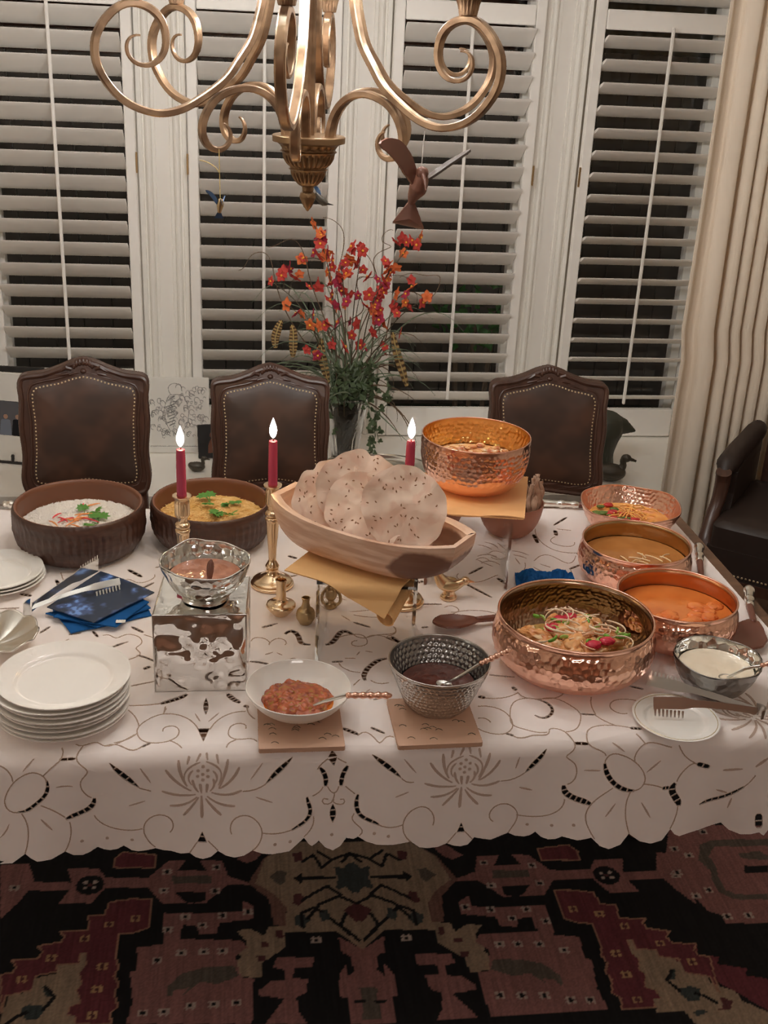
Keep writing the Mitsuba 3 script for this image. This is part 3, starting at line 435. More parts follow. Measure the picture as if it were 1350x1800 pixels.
for i, c in enumerate(WX):
    k = thing('plantation_shutter', names[i], 'shutter', 'shutters along the window wall')
    for s in (-1, 1): put(k, 'stile', box((c + s * (HALF + STILE / 2 - .001), Y_SH, 1.516), (STILE - .004, .03, 2.16), .003), 'shutter_paint')
    put(k, 'bottom_rail', box((c, Y_SH, (Z_SILL + .006 + Z_RAIL) / 2), (2 * HALF - .002, .028, Z_RAIL - Z_SILL - .006), .003), 'shutter_paint')
    put(k, 'middle_rail', box((c, Y_SH, Z_MID + .034), (2 * HALF - .002, .028, .068), .003), 'shutter_paint')
    put(k, 'top_rail', box((c, Y_SH, 2.555), (2 * HALF - .002, .028, .08), .003), 'shutter_paint')
    for j in range(18):
        put(k, 'louver', LOUV, None, to=W((c, Y_SH, .602 + .0790 * j)) .rotate([1, 0, 0], -TILT[i]))
    for j in range(5):
        put(k, 'louver', LOUV, None, to=W((c, Y_SH, 2.10 + .0885 * j)).rotate([1, 0, 0], -TILT[i]))
    e = .0585 * math.cos(math.radians(TILT[i])) + .008; dz = .0585 * math.sin(math.radians(TILT[i]))
    dx = [.0, 0., 0., .0][i]
    put(k, 'tilt_rod', box((c + dx, Y_SH - e, (.58 + 1.99) / 2 + dz - .01), (.012, .011, 1.41), .003), 'shutter_paint')
    put(k, 'tilt_rod', box((c + dx, Y_SH - e, 2.30 + dz), (.012, .011, .45), .003), 'shutter_paint')
    for s in (-1, 1):
        if (i, s) in ((0, 1), (1, -1), (2, 1), (3, -1)):
            put(k, 'hinge', box((c + s * (HALF + STILE - .001), Y_SH - .0165, 1.47), (.007, .006, .072), .001), 'old_brass', label='small dark hinge')
# outside: dark garden
struct('ground_outside', box((.5, 6.6, -.06), (9., 4.2, .1)), 'lawn')
k = thing('garden_fence', 'dark board fence in the night outside the windows', 'fence')
BRD = ply(box((0, 0, .95), (.145, .022, 1.9), .004), 'fence')
for j in range(40): put(k, 'board', BRD, None, to=W((-2.4 + .15 * j, 6.1, -.01)))
put(k, 'rail', cat([box((.5, 6.135, z), (6., .04, .09)) for z in (.3, 1.6)]), 'fence')
rg = np.random.default_rng(5)
def leafy(n, c, s, ln, seed, wid=.35):
    r = np.random.default_rng(seed); V, F = [], []
    for q in range(n):
        d = r.normal(size=3); d /= np.linalg.norm(d); p = np.array(c) + d * np.array(s) * r.uniform(.5, 1) ** .4
        a = r.normal(size=3); a /= np.linalg.norm(a); b = np.cross(a, d); b /= np.linalg.norm(b) + 1e-9; L = ln * r.uniform(.6, 1.2); n0 = np.cross(a, b) * L * .12
        o = len(V) ; V += [p, p + a * L * .45 + b * L * wid + n0, p + a * L, p + a * L * .45 - b * L * wid + n0]; F += [(o, o + 1, o + 2), (o, o + 2, o + 3)]
    return tm(V, F)
k = thing('garden_shrub', 'green leafy shrub glimpsed in the dark through the third shutter', 'shrub')
put(k, 'foliage', leafy(130, (1.05, 4.90, .80), (.20, .16, .14), .055, 7), 'leaf_bright', smooth=False, kind='stuff')
put(k, 'stem', cat([tube([(1.05 + dx, 4.90, -.02), (1.05 + dx * 2, 4.90, .3), (1.05 + dx * 3.0, 4.90, .80)], .012, 6) for dx in (-.03, 0, .03)]), 'twig')
# curtain
def curtain():
    n, mz = 150, 26; t = np.linspace(0, 1, n); P = np.zeros((n, mz, 3))
    for j, z in enumerate(np.linspace(.015, 2.60, mz)):
        w = 1 + .10 * (1 - z / 2.6)
        x = 1.497 + (.015 if z < 1 else 0) + t ** 1.15 * .40 * w
        # broad leading fold, then four tight pleats, then a flatter run
        ph = np.interp(t, [0, .30, .42, .80, 1], [0, 1.1, 2.0, 6.0, 7.2])
        amp = np.interp(t, [0, .12, .35, .85, 1], [.018, .022, .036, .036, .018]) * (.8 + .2 * math.sin(z * 2.1))
        y = 3.652 - amp * np.cos(ph * 2 * np.pi) + .006 * np.sin(9 * t + 3 * z)
        P[:, j] = np.stack([x + .008 * np.sin(ph * 4 * np.pi + .5), y, np.full(n, z)], 1)
    return thick(P, .004)
k = thing('curtain', 'long cream curtain gathered in folds at the right end of the window alcove', 'curtain')
put(k, None, curtain(), 'curtain', smooth=50)
k = thing('curtain_rod', 'curtain rod above the alcove', 'curtain rod')
put(k, None, tube([(AL + .2, 3.652, 2.63), (AR + .2, 3.652, 2.63)], .016, 12), 'old_brass')
# ================================================================ TABLE, CLOTH, RUG
TX0, TX1, TY0, TY1, TZ = -.95, 1.212, 1.70, 2.815, .75
k = thing('dining_table', 'long dark wooden dining table under the white cutwork cloth, bare at its right edge', 'table')
tp = sg.box(TX0 + .03, TY0 + .03, TX1 - .03, TY1 - .03).buffer(.028)
put(k, 'table_top', cat([ext(tp, .03, TZ - .034), ext(tp.buffer(-.004), .004, TZ - .004)]), 'table_wood')
put(k, 'apron', ext(sg.box(TX0 + .12, TY0 + .12, TX1 - .12, TY1 - .12).difference(sg.box(TX0 + .145, TY0 + .145, TX1 - .145, TY1 - .145)), .085, TZ - .119), 'table_wood')
LEG = ply(lathe(dens([(.0, 0), (.022, 0), (.026, .02), (.018, .06), (.026, .2), (.034, .42), (.036, .52), (.028, .55), (.040, .57), (.040, .620), (0, .620)], 60), 24), 'table_wood', smooth=40)
for x in (TX0 + .17, TX1 - .17):
    for y in (TY0 + .62, TY1 - .16): put(k, 'leg', LEG, None, to=W((x, y, .0095)))
# ---- cloth: one linen sheet with real openings; folds over the near edge of the table
CZ, CB, CV = TZ + .007, .03, 1.715
def fold(P):
    """sheet coordinates (x, v, height) -> the draped cloth"""
    x, v, h = P[:, 0], P[:, 1], P[:, 2]; s = CV - v; q = np.pi * CB / 2
    a = np.clip(s, 0, q) / CB; down = np.maximum(s - q, 0)
    y = np.where(s < 0, v, CV - CB * np.sin(a)); z = np.where(s < 0, CZ, CZ - CB * (1 - np.cos(a))) - down
    ny, nz = -np.sin(a), np.cos(a)
    wav = down * (.045 * np.sin(x * 9.5 + .8) + .03 * np.sin(x * 17 + 2) + .02 * np.sin(31 * x)) * 1.3
    soft = np.where(s < 0, .0012 * (meshkit.fbm(np.stack([x * 6, v * 6, 0 * x], 1) + 40, 3, 3) - .5), 0)
    # two ironed creases across the table
    for vc, am in ((1.957, .0011), (2.19, .0009)): soft = soft + am * np.exp(-((v - vc) / .006) ** 2)
    return np.stack([x, y + ny * h - wav - .004 * down, z + nz * h + soft], 1)
def spl(p, n=None):
    p = np.asarray(p, float)
    if len(p) < 3: return np.stack([np.linspace(p[0, k], p[-1, k], n or 6) for k in (0, 1)], 1)
    t = np.concatenate([[0], np.cumsum(np.linalg.norm(np.diff(p, axis=0), axis=1) + 1e-9)])
    f = CubicSpline(t, p); n = n or max(8, int(t[-1] / .006))
    return f(np.linspace(0, t[-1], n))
def strip(c, w):
    c = np.asarray(c); d = np.gradient(c, axis=0); d /= np.linalg.norm(d, axis=1, keepdims=True) + 1e-12; nrm = np.stack([-d[:, 1], d[:, 0]], 1)
    w = np.broadcast_to(w, (len(c),))[:, None]; return c + nrm * w / 2, c - nrm * w / 2
def poly(a, b):
    p = sg.Polygon(np.vstack([a, b[::-1]])); return p if p.is_valid else p.buffer(0)
holes, lines, marks, dots = [], [], [], []
for kind, nums, pts in DATA['cloth']:
    p = np.array(pts, float).reshape(-1, 2) / 1000
    if kind == 'L': lines.append(spl(p))
    elif kind == 'D': dots.append(p[0])
    elif kind == 'M':
        c = spl(p, 10); marks.append(poly(*strip(c, nums[0] / 1000 * np.sin(np.linspace(.25, 2.95, 10)) ** .7)))
    else:
        n = int(nums[-1]); c = spl(p, n * 8 + 1); t = np.linspace(0, 1, len(c)); w = nums[0] / 1000
        if kind == 'P': w = w * np.sin(np.pi * np.clip(t, .02, .98)) ** .75
        elif kind == 'T': w = nums[0] / 1000 * (1 - t) + nums[1] / 1000 * t
        else: w = w * (.55 + .45 * np.clip(np.minimum(t, 1 - t) * 5, 0, 1))
        w = np.broadcast_to(w, (len(c),))
        a, b = strip(c, w)
        for q in range(n):
            s_ = slice(q * 8, q * 8 + 9); g = poly(a[s_], b[s_])
            tot = np.linalg.norm(np.diff(c, axis=0), axis=1).sum() / n
            g = g.buffer(-min(.0010, tot * .11), join_style=2)
            if g.area > 3e-6: holes += list(getattr(g, 'geoms', [g]))
# flower heads, the same motif three times along the hem and on the far side
flower = [(w, np.array(p, float).reshape(-1, 2) / 1000) for w, p in DATA['flow']]
F0 = np.array([-.0707, 1.6132]); fdots = np.array(DATA['fd'], float).reshape(-1, 2) / 1000
def stamp(at, ang=0, s=1):
    c, sn = math.cos(ang), math.sin(ang); R = np.array([[c, -sn], [sn, c]]) * s
    for w, p in flower:
        q = (p - F0) @ R.T + at; c_ = spl(q, 12); marks.append(poly(*strip(c_, s * w / 1000 * np.interp(np.linspace(0, 1, 12), [0, .15, .7, .92, 1], [.45, .7, 1, .9, .5]))))
    for d in fdots: dots.append((d - F0) @ R.T + at)
stamp(F0); stamp(np.array([.4059, 1.609])); stamp(np.array([.985, 1.745]), math.radians(38)); stamp(F0 - [.477, .0])
xs = np.array(DATA['hem'], float).reshape(-1, 2) / 1000
left = xs[(xs[:, 0] > -.42) & (xs[:, 0] < .06)] - [.48, 0]; right = xs[(xs[:, 0] > .55) & (xs[:, 0] < 1.0)] + [.475, 0]
hem = np.vstack([left[left[:, 0] > TX0 - .02], xs[xs[:, 0] < 1.03], right[(right[:, 0] > 1.035) & (right[:, 0] < 1.165)]])
out_line = np.vstack([hem, [(1.172, hem[-1, 1])], [(1.172, 1.80), (1.168, 2.775), (TX0 - .02, 2.79)], [(TX0 - .02, hem[0, 1])]])
sheet = sg.Polygon(out_line).buffer(0)
hole_u = unary_union([h for h in holes if h.is_valid]).intersection(sheet.buffer(-.006))
def flat_solid(pg, h, z, edge):
    rings = []
    for g in getattr(pg, 'geoms', [pg]):
        g = sg.polygon.orient(g, 1.0); rings.append(np.asarray(g.exterior.coords)[:-1]); rings += [np.asarray(r.coords)[:-1] for r in g.interiors]
    mf = m3.CrossSection([r for r in rings if len(r) > 2], m3.FillRule.Positive).extrude(h)
    if edge: mf = mf.refine_to_length(edge)
    me = mf.to_mesh(); v = np.array(me.vert_properties[:, :3], float); v[:, 2] += z
    return tm(fold(v), me.tri_verts)
k = thing('tablecloth', 'white linen tablecloth with cutwork openings, brown embroidery and a scalloped hem', 'tablecloth')
put(k, 'linen', flat_solid(sheet.difference(hole_u), .0012, 0, .016), 'linen', smooth=35)
strips = [poly(*strip(c, .0023)) for c in lines]
strips += [poly(*strip(spl(np.asarray(hem[i:i + 2])), .0022)) for i in range(0)]
em = unary_union([s_ for s_ in strips if s_.is_valid and s_.area > 0]).intersection(sheet)
put(k, 'embroidered_line', flat_solid(em, .0007, .0012, .012), 'thread', smooth=35, kind='stuff', label='thin brown embroidered lines')
# stitched rims around the openings and the little bars across them
rim = hole_u.buffer(.0009).difference(hole_u)
put(k, 'stitched_rim', flat_solid(rim.simplify(.0002), .0006, .0012, .02), 'thread', smooth=35, kind='stuff')
pet = unary_union([m_.buffer(0) for m_ in marks] + [sg.Point(d).buffer(.0032, 6) for d in dots]).intersection(sheet)
put(k, 'embroidered_petal', flat_solid(pet, .0008, .0012, .012), 'petal_thread', smooth=35, kind='stuff', label='brown satin-stitch flower petals')
# ---- rug: flat-woven, pattern knot by knot on a grid
RC = {'K': (.009, .008, .009), 'P': (.20, .094, .088), 'R': (.110, .028, .036), 'E': (.26, .145, .10), 'C': (.24, .175, .125), 'T': (.035, .043, .043), 'G': (.085, .070, .058), 'B': (.145, .075, .062), 'M': (.075, .024, .027), 'W': (.34, .27, .24), 'Y': (.32, .20, .11)}
def make_rug():
    x0, x1, y0, y1, st = -.85, 1.75, .9, 2.95, .0042
    nx, ny = int((x1 - x0) / st), int((y1 - y0) / st)
    X, Y = np.meshgrid(x0 + np.arange(nx) * st, y0 + np.arange(ny) * st, indexing='ij'); pts = np.stack([X.ravel(), Y.ravel()], 1)
    code = np.full(len(pts), 'K'); ax = DATA['rug']['axis'] / 1000
    def fill(c, pg):
        if not pg.is_valid: pg = pg.buffer(0)
        bx = pg.bounds; s = (pts[:, 0] >= bx[0]) & (pts[:, 0] <= bx[2]) & (pts[:, 1] >= bx[1]) & (pts[:, 1] <= bx[3]); i = np.nonzero(s)[0]
        code[i[shapely.contains_xy(pg, pts[i, 0], pts[i, 1])]] = c
    def both(p):
        p = np.array(p, float).reshape(-1, 2) / 1000; q = p.copy(); q[:, 0] = 2 * ax - p[:, 0]; q[:, 1] = p[:, 1] - .04 * (q[:, 0] - p[:, 0]); return p, q[::-1]
    for c, p in DATA['rug']['extra']: fill(c, sg.Polygon(np.array(p, float).reshape(-1, 2) / 1000))
    for c, p in DATA['rug']['polys']:
        for q in both(p):
            fill(c, sg.Polygon(q))
            if c == 'R': fill('E', sg.LineString(np.vstack([q, q[:1]])).buffer(.0022))
    for p in DATA['rug']['lines']:
        for q in both(p): fill('K', sg.LineString(q).buffer(.0045))
    def rosette(x, y, c, core, r=.009):
        for a in range(4): fill(c, sg.Point(x + r * math.cos(a * 1.571 + .785), y + .8 * r * math.sin(a * 1.571 + .785)).buffer(.0056, 2))
        fill(core, sg.Point(x, y).buffer(.0060, 2))
    for nm, c, core in (('w', 'W', 'K'), ('y', 'Y', 'M')):
        for q in both(DATA['rug'][nm]):
            for x, y in q: rosette(x, y, c, core)
    for x, y in np.array(DATA['rug']['ef'], float).reshape(-1, 2) / 1000: rosette(x, y, 'W', 'K')
    for q in both(DATA['rug']['ros']):
        fill('K', sg.Point(q[0]).buffer(.034, 4)); rosette(q[0][0], q[0][1], 'W', 'M', .016)
    # a border and a repeat of the field outside the part in view
    for xx in (x0, x1 - .06): fill('R', sg.box(xx, y0, xx + .06, y1))
    lut = np.array([RC[c] for c in code]); g = np.random.default_rng(3)
    ab = meshkit.fbm(np.stack([pts[:, 0] * 230, pts[:, 1] * 12, 0 * pts[:, 0]], 1) + 20, 2, 4)[:, None]
    lut = lut * (.72 + .56 * ab) * g.uniform(.85, 1.15, (len(pts), 1))
    P = np.stack([X, Y, .008 + .0006 * (meshkit.noise(np.stack([X * 240, Y * 240, 0 * X], -1)) - .5)], -1)
    return grid(P), lut
rm, rc = make_rug(); rc = np.clip(rc, 0, 1)
k = thing('rug', 'dark flat-woven rug with black, red and dusty pink stepped figures under the table', 'rug')
put(k, 'woven_face', rm, 'vcol', smooth=True, color=rc)
put(k, 'backing', box((.45, 1.925, .0035), (2.6, 2.05, .006)), 'table_wood')
# ================================================================ CHAIRS
S_ = .00060
def half(pts): 
    p = np.array(pts, float); l = p[::-1].copy(); l[:, 0] *= -1
    q = np.vstack([p, l[1:-1] if l[0, 0] == 0 else l]); return q
OUT = dens([(0, 862 - 150), (60, 698), (130, 670), (215, 645), (300, 636), (326, 618), (333, 580), (327, 510), (333, 390), (322, 230), (333, 105), (312, 30), (250, 6), (130, 14), (0, 28)], 90)
INN = dens([(0, 862 - 228), (55, 623), (130, 600), (205, 587), (250, 574), (268, 528), (258, 390), (258, 260), (268, 130), (255, 80), (190, 66), (90, 78), (0, 88)], 80)
outp = sg.Polygon(half(OUT) * S_).buffer(0); innp = sg.Polygon(half(INN) * S_).buffer(0)
def upright(m):                                   # (x, height, depth toward the viewer) -> world axes, viewer on -y
    v = np.asarray(m.vertices); return tm(np.stack([v[:, 0], -v[:, 2], v[:, 1]], 1), m.faces)
def bulge(pg, h, amp, edge=.012, base=0.):
    rings = [np.asarray(pg.exterior.coords)[:-1]]
    me = m3.CrossSection(rings, m3.FillRule.EvenOdd).extrude(h).refine_to_length(edge).to_mesh(); v = np.array(me.vert_properties[:, :3], float)
    d = shapely.distance(shapely.points(v[:, 0], v[:, 1]), pg.exterior); v[:, 2] = np.where(v[:, 2] > h * .5, h + amp * (1 - np.exp(-d / .03)), v[:, 2]) + base
    return tm(v, me.tri_verts)
def bent(m, z0=.1):                                # slight backward rake and hollow of the back
    v = np.array(m.vertices); v[:, 1] += .12 * v[:, 2] + .18 * v[:, 2] ** 2 - .35 * v[:, 0] ** 2 + .02; return tm(v, m.faces)
BZ = .565                                          # lower edge of the back above the floor
def outline_tube(pg, r, off, n=8):
    c = np.asarray(pg.buffer(off).exterior.coords)[:-1]; c = c[::1]
    P = np.vstack([c, c[:2]]); P3 = np.stack([P[:, 0], P[:, 1], np.zeros(len(P))], 1); return tube(P3, r, n, cap=False, ref=(0, 0, 1))
frame = ext(outp.difference(innp.buffer(-.002)), .034, -.017)
frame = cat([frame, mov(outline_tube(outp, .0085, -.0075), (0, 0, .016)), mov(outline_tube(outp, .0085, -.0075), (0, 0, -.016)), mov(outline_tube(innp, .004, .009), (0, 0, .0165))])
def carve():
    ms = []
    for a in range(-3, 4):
        t = a * .36; ms.append(ball((.031 * math.sin(t), .400 + .020 * math.cos(t), .018), 1, 1, (.0065 + .001 * (3 - abs(a)), .0125, .007)))
    ms.append(ball((0, .392, .019), .010, 1, (1, .8, .8)))
    for s in (-1, 1):
        ms.append(tube([(s * .036, .398, .018), (s * .052, .404, .020), (s * .064, .396, .019), (s * .082, .389, .018), (s * .098, .388, .017)], [.006, .0075, .006, .0045, .002], 7))
        ms.append(tube([(s * .044, .385, .018), (s * .060, .382, .019), (s * .076, .378, .017)], [.005, .0055, .002], 7))
    return cat(ms)
ln = innp.buffer(-.006).exterior; nn = int(ln.length / .0112)
nail_pts = [ln.interpolate(i * ln.length / nn) for i in range(nn)]
nails = cat([ball((p.x, p.y, .0208), .0036, 1, (1, 1, .7)) for p in nail_pts])
CH = {}
def cdict(n, m, mat, sm=35): CH[n] = ply(m, mat, smooth=sm)
lift = lambda m: mov(bent(upright(m)), (0, 0, BZ))
cdict('back_frame', lift(frame), 'chair_wood'); cdict('crest_carving', lift(carve()), 'chair_wood')
cdict('back_leather', lift(cat([bulge(innp, .012, .012, .012, .008)])), 'leather'); cdict('rear_leather', lift(mov(ext(innp, .01), (0, 0, -.016))), 'leather')
cdict('nailhead', lift(nails), 'nail')
seat_pg = sg.Polygon([(-.205, 0), (.205, 0), (.255, -.40), (.18, -.45), (-.18, -.45), (-.255, -.40)]).buffer(.02).buffer(-.005)
cdict('seat', mov(bulge(seat_pg, .05, .03, .03), (0, -.02, .43)), 'leather')
cdict('seat_rail', mov(ext(seat_pg.buffer(.006), .07), (0, -.02, .362)), 'chair_wood')
for s in (-1, 1):
    cdict(f'post{s}', tube([(s * .175, .095, .0), (s * .172, .05, .2), (s * .168, .012, .40), (s * .166, .016, .50), (s * .165, .030, BZ + .03)], [.016, .018, .021, .022, .021], 12, power=4), 'chair_wood')
    cdict(f'front{s}', tube(dens([(s * .235, -.475, .0), (s * .232, -.458, .05), (s * .226, -.435, .2), (s * .238, -.462, .33), (s * .225, -.44, .40)], 20), np.interp(np.linspace(0, 1, 20), [0, .1, .4, .8, 1], [.020, .015, .018, .030, .032]), 12), 'chair_wood')
clab = ['carved dining chair with brown leather back, behind the bowl of white rice', 'carved dining chair with brown leather back, left of the flower vase',
        'carved dining chair with brown leather back, behind the tall copper bowl']
for i, (x, y, rz, s) in enumerate([(-.475, 3.36, 1.5, .985), (.098, 3.40, 1., .945), (.995, 3.36, -2.5, .975)]):
    k = thing('dining_chair', clab[i], 'chair', 'dining chairs along the far side of the table'); w = W((x, y, 0), rz, (s, 1, s if i != 1 else .96))
    for n in ('back_frame', 'crest_carving', 'back_leather', 'rear_leather'): put(k, n, CH[n], None, to=w)
    put(k, 'nailhead', CH['nailhead'], None, to=w, kind='stuff', label='row of small brass nailheads around the leather')
    for n in ('seat', 'seat_rail'): put(k, n, CH[n], None, to=w)
    for s_ in (-1, 1): put(k, 'leg', CH[f'post{s_}'], None, to=w); put(k, 'leg', CH[f'front{s_}'], None, to=w)
# ---- armchair in the far right corner
k = thing('armchair', 'dark leather armchair with carved wooden arms, beyond the right end of the table', 'armchair')
AW = W((1.762, 2.994, 0), -37, (1, .80, 1))
a_seat = sg.box(-.27, -.03, .27, .52).buffer(.03)
put(k, 'cushion', mov(bulge(a_seat, .085, .03, .03), (0, 0, .455)), 'dark_leather', 35, AW)
put(k, 'seat_rail', mov(ext(sg.box(-.29, -.05, .29, .55).buffer(.015), .10), (0, 0, .372)), 'dark_leather', 35, AW)
put(k, 'apron', mov(ext(sg.box(-.295, -.056, .295, .555).buffer(.015), .035), (0, 0, .34)), 'chair_wood', 35, AW)
put(k, 'nailhead', cat([ball((x, -.068, .390), .0042, 1, (1, .6, 1)) for x in np.arange(-.29, .291, .0125)] + [ball((-.308, y, .390), .0042, 1, (.6, 1, 1)) for y in np.arange(-.04, .54, .0125)]), 'nail', 35, AW, kind='stuff')
for s in (-1, 1):
    put(k, 'arm_pad', tube(dens([(s * .315, .10, .665), (s * .318, .14, .694), (s * .318, .25, .702), (s * .312, .40, .712), (s * .300, .56, .735)], 26), np.interp(np.linspace(0, 1, 26), [0, .12, .9, 1], [.018, .036, .036, .030]), 14), 'dark_leather', 35, AW)
    put(k, 'arm_post', tube(dens([(s * .305, -.03, .40), (s * .318, -.015, .46), (s * .322, .045, .53), (s * .316, .085, .60), (s * .315, .095, .65), (s * .315, .085, .685)], 24), np.interp(np.linspace(0, 1, 24), [0, .3, .6, 1], [.034, .025, .022, .026]), 12), 'chair_wood', 35, AW)
    sp = sg.Polygon([(.0, .47), (.085, .52), (.115, .60), (.12, .675), (.28, .695), (.54, .725), (.54, .47)])
    m = ext(sp.buffer(-.004).buffer(.004), .05, -.025); v = np.asarray(m.vertices); put(k, 'side_panel', tm(np.stack([s * .306 + v[:, 2], v[:, 0] + .03, v[:, 1]], 1), m.faces), 'dark_leather', 35, AW)
    put(k, 'leg', tube(dens([(s * .27, -.03, .0), (s * .272, -.035, .1), (s * .28, -.05, .26), (s * .275, -.035, .355)], 16), np.interp(np.linspace(0, 1, 16), [0, .1, .6, 1], [.022, .016, .026, .034]), 12), 'chair_wood', 35, AW)
    put(k, 'leg', tube([(s * .25, .54, 0), (s * .25, .52, .355)], [.018, .026], 12, power=4), 'chair_wood', 35, AW)
ab = sg.Polygon(half(np.array([(0, 620), (150, 600), (300, 560), (345, 480), (345, 0), (0, 0)], float)) * .00074).buffer(0)
m = upright(bulge(ab, .05, .03, .03)); v = np.array(m.vertices); v[:, 1] += .16 * v[:, 2]; put(k, 'back', mov(tm(v, m.faces), (.03, .535, .46)), 'dark_leather', 35, AW)
put(k, 'back_frame', mov(tm(np.stack([(lambda q: q)(upright(ext(ab.buffer(.03).difference(ab), .05)).vertices)], 0)[0] * 1 + np.array([0, 0, 0]), upright(ext(ab.buffer(.03).difference(ab), .05)).faces), (.03, .56, .46)), 'chair_wood', 35, AW)
# ================================================================ ON THE WINDOW SEAT
ZS = Z_SILL + .0005
# vase
k = thing('crystal_vase', 'tall flared cut-crystal vase holding the red flowers on the window seat', 'vase')
VX, VY = .392, 3.985
VW = W((VX, VY, ZS))
prof = dens([(.052, .0), (.054, .012), (.050, .03), (.056, .07), (.068, .15), (.076, .21), (.083, .268)], 30)
pin = dens([(.078, .268), (.071, .21), (.062, .15), (.050, .07), (.043, .035), (.030, .028), (0, .027)], 24)
def cut(TH, S, R, Z):
    z = Z; dia = np.abs(np.sin(TH * 12 + z * 190)) * np.abs(np.sin(TH * 12 - z * 190)); flu = np.abs(np.sin(TH * 10))
    outer = (S < S.max() * .52)
    return np.where(outer & (z > .12) & (z < .19), -.0022 * (1 - dia), 0) + np.where(outer & (z <= .12) & (z > .012), -.0018 * (1 - flu), 0)
put(k, None, lathe(np.vstack([[(0, 0)], prof, [(.0805, .2705)], pin]), 120, cut), 'glass', smooth=25, to=VW)
k2 = thing('vase_filling', 'dark moss and stems packed inside the crystal vase', 'moss', kind='stuff')
put(k2, None, lathe(dens([(0, .033), (.026, .034), (.034, .07), (.042, .15), (.047, .205), (.040, .222), (0, .230)], 30), 40, lambda TH, S, R, Z: .004 * (meshkit.fbm(np.stack([np.cos(TH) * 6, np.sin(TH) * 6, Z * 90], -1) + 9, 3, 2) - .8) * (R > .01)), 'moss', smooth=False, to=VW)
ZV = ZS + .268
# flower sprays
rg = np.random.default_rng(11)
def blossom(scale):
    ms = []
    for q in range(5):
        a = q * 2 * np.pi / 5 + .2; L = 1. if q % 2 else .9
        u = np.linspace(0, 1, 5); wd = np.array([.05, .26, .36, .28, .02]); P = []
        for uu, ww in zip(u, wd):
            P.append([(uu * L * math.cos(a) - s * ww * math.sin(a), uu * L * math.sin(a) + s * ww * math.cos(a), .42 * uu ** .8 - .28 * uu ** 2 - .12 * s * s) for s in (-1, 0, 1)])
        ms.append(grid(P))
    m = cat(ms); return tm(np.asarray(m.vertices) * scale, m.faces)
BL = [ply(blossom(.0235), mt, smooth=True) for mt in ('petal_red', 'petal_orange', 'petal_wine', 'petal_red')]
CORE = ply(ball((0, 0, .004), .0042, 1), 'petal_core', smooth=True)
bp = np.array(DATA['bloss'], float).reshape(-1, 2) / 1000
tips = np.array(DATA['tips'], float).reshape(-1, 2) / 1000
spr = []
for i, (tx, tz) in enumerate(tips):
    by = VY + rg.uniform(-.05, .05); ty = VY + rg.uniform(-.10, .06); bx = VX + np.clip((tx - VX) * .22, -.05, .05); mx = VX + (tx - VX) * .42
    c = dens([(bx, by, ZS + .2), (bx + (mx - bx) * .4, by, ZV + .06), (mx, (by + ty) / 2, ZV + (tz - ZV) * .55), (tx, ty, tz)], 30, 'spl')
    spr.append(c)
bp = np.vstack([bp] + [bp[i] + rg.normal(size=2) * .014 for i in range(len(bp)) if rg.uniform() < .55])
owner = [int(np.argmin([np.min(np.hypot(c[:, 0] - x, (c[:, 2] - z)) + .02 * (c[:, 2] < ZV)) for c in spr])) for x, z in bp]
slab = ['red orchid spray in the crystal vase, {}']
pos = ['leaning furthest left', 'low on the left side', 'with the tallest tip', 'just left of centre', 'leaning toward the pillar left of centre', 'in the middle, short', 'right of centre with a dense orange cluster', 'reaching to the upper right', 'low on the right side', 'leaning furthest right']
for i, c in enumerate(spr):
    k = thing('orchid_spray', 'artificial red orchid spray in the crystal vase, ' + pos[i], 'flower', 'red orchid sprays in the vase')
    put(k, 'stem', tube(c, np.linspace(.0028, .0012, len(c)), 6), 'stem')
    for (x, z), o in zip(bp, owner):
        if o != i: continue
        j = int(np.argmin(np.hypot(c[:, 0] - x, c[:, 2] - z))); y = c[j, 1] + rg.uniform(-.035, .015)
        p = (x, y, z); w = W(p, rg.uniform(0, 360), rg.uniform(.8, 1.25), ([1, 0, 0], rg.uniform(35, 110)))
        b = put(k, 'blossom', BL[int(rg.integers(0, 4))], None, to=w)
        scene[b + '__core'] = {**CORE, 'to_world': w}
        tw = tube([c[max(j - 1, 0)], (np.array(p) + c[j]) / 2 + [0, 0, -.004], p], .0009, 5); scene[b + '__stalk'] = ply(tw, 'stem', smooth=True)
# curly twigs
wl = ['curly bare twig rising above the flowers at the pillar', 'curly bare twig arching out to the left of the flowers', 'curly bare twig bending to the right above the flowers', 'curly bare twig looping at the far right of the flowers', 'thin bare twig drooping furthest left', 'curly bare twig between the two flower clusters']
for i, pl in enumerate(DATA['twigs']):
    p = np.array(pl, float).reshape(-1, 2) / 1000; y = VY + np.linspace(0, [-.06, -.05, .03, -.07, .02, .0][i], len(p))
    c = dens(np.stack([p[:, 0], y, p[:, 1]], 1), len(p) * 7, 'spl')
    k = thing('curly_twig', wl[i], 'twig', 'bare twigs in the vase'); put(k, None, tube(c, np.linspace(.0024, .0010, len(c)), 6), 'twig')
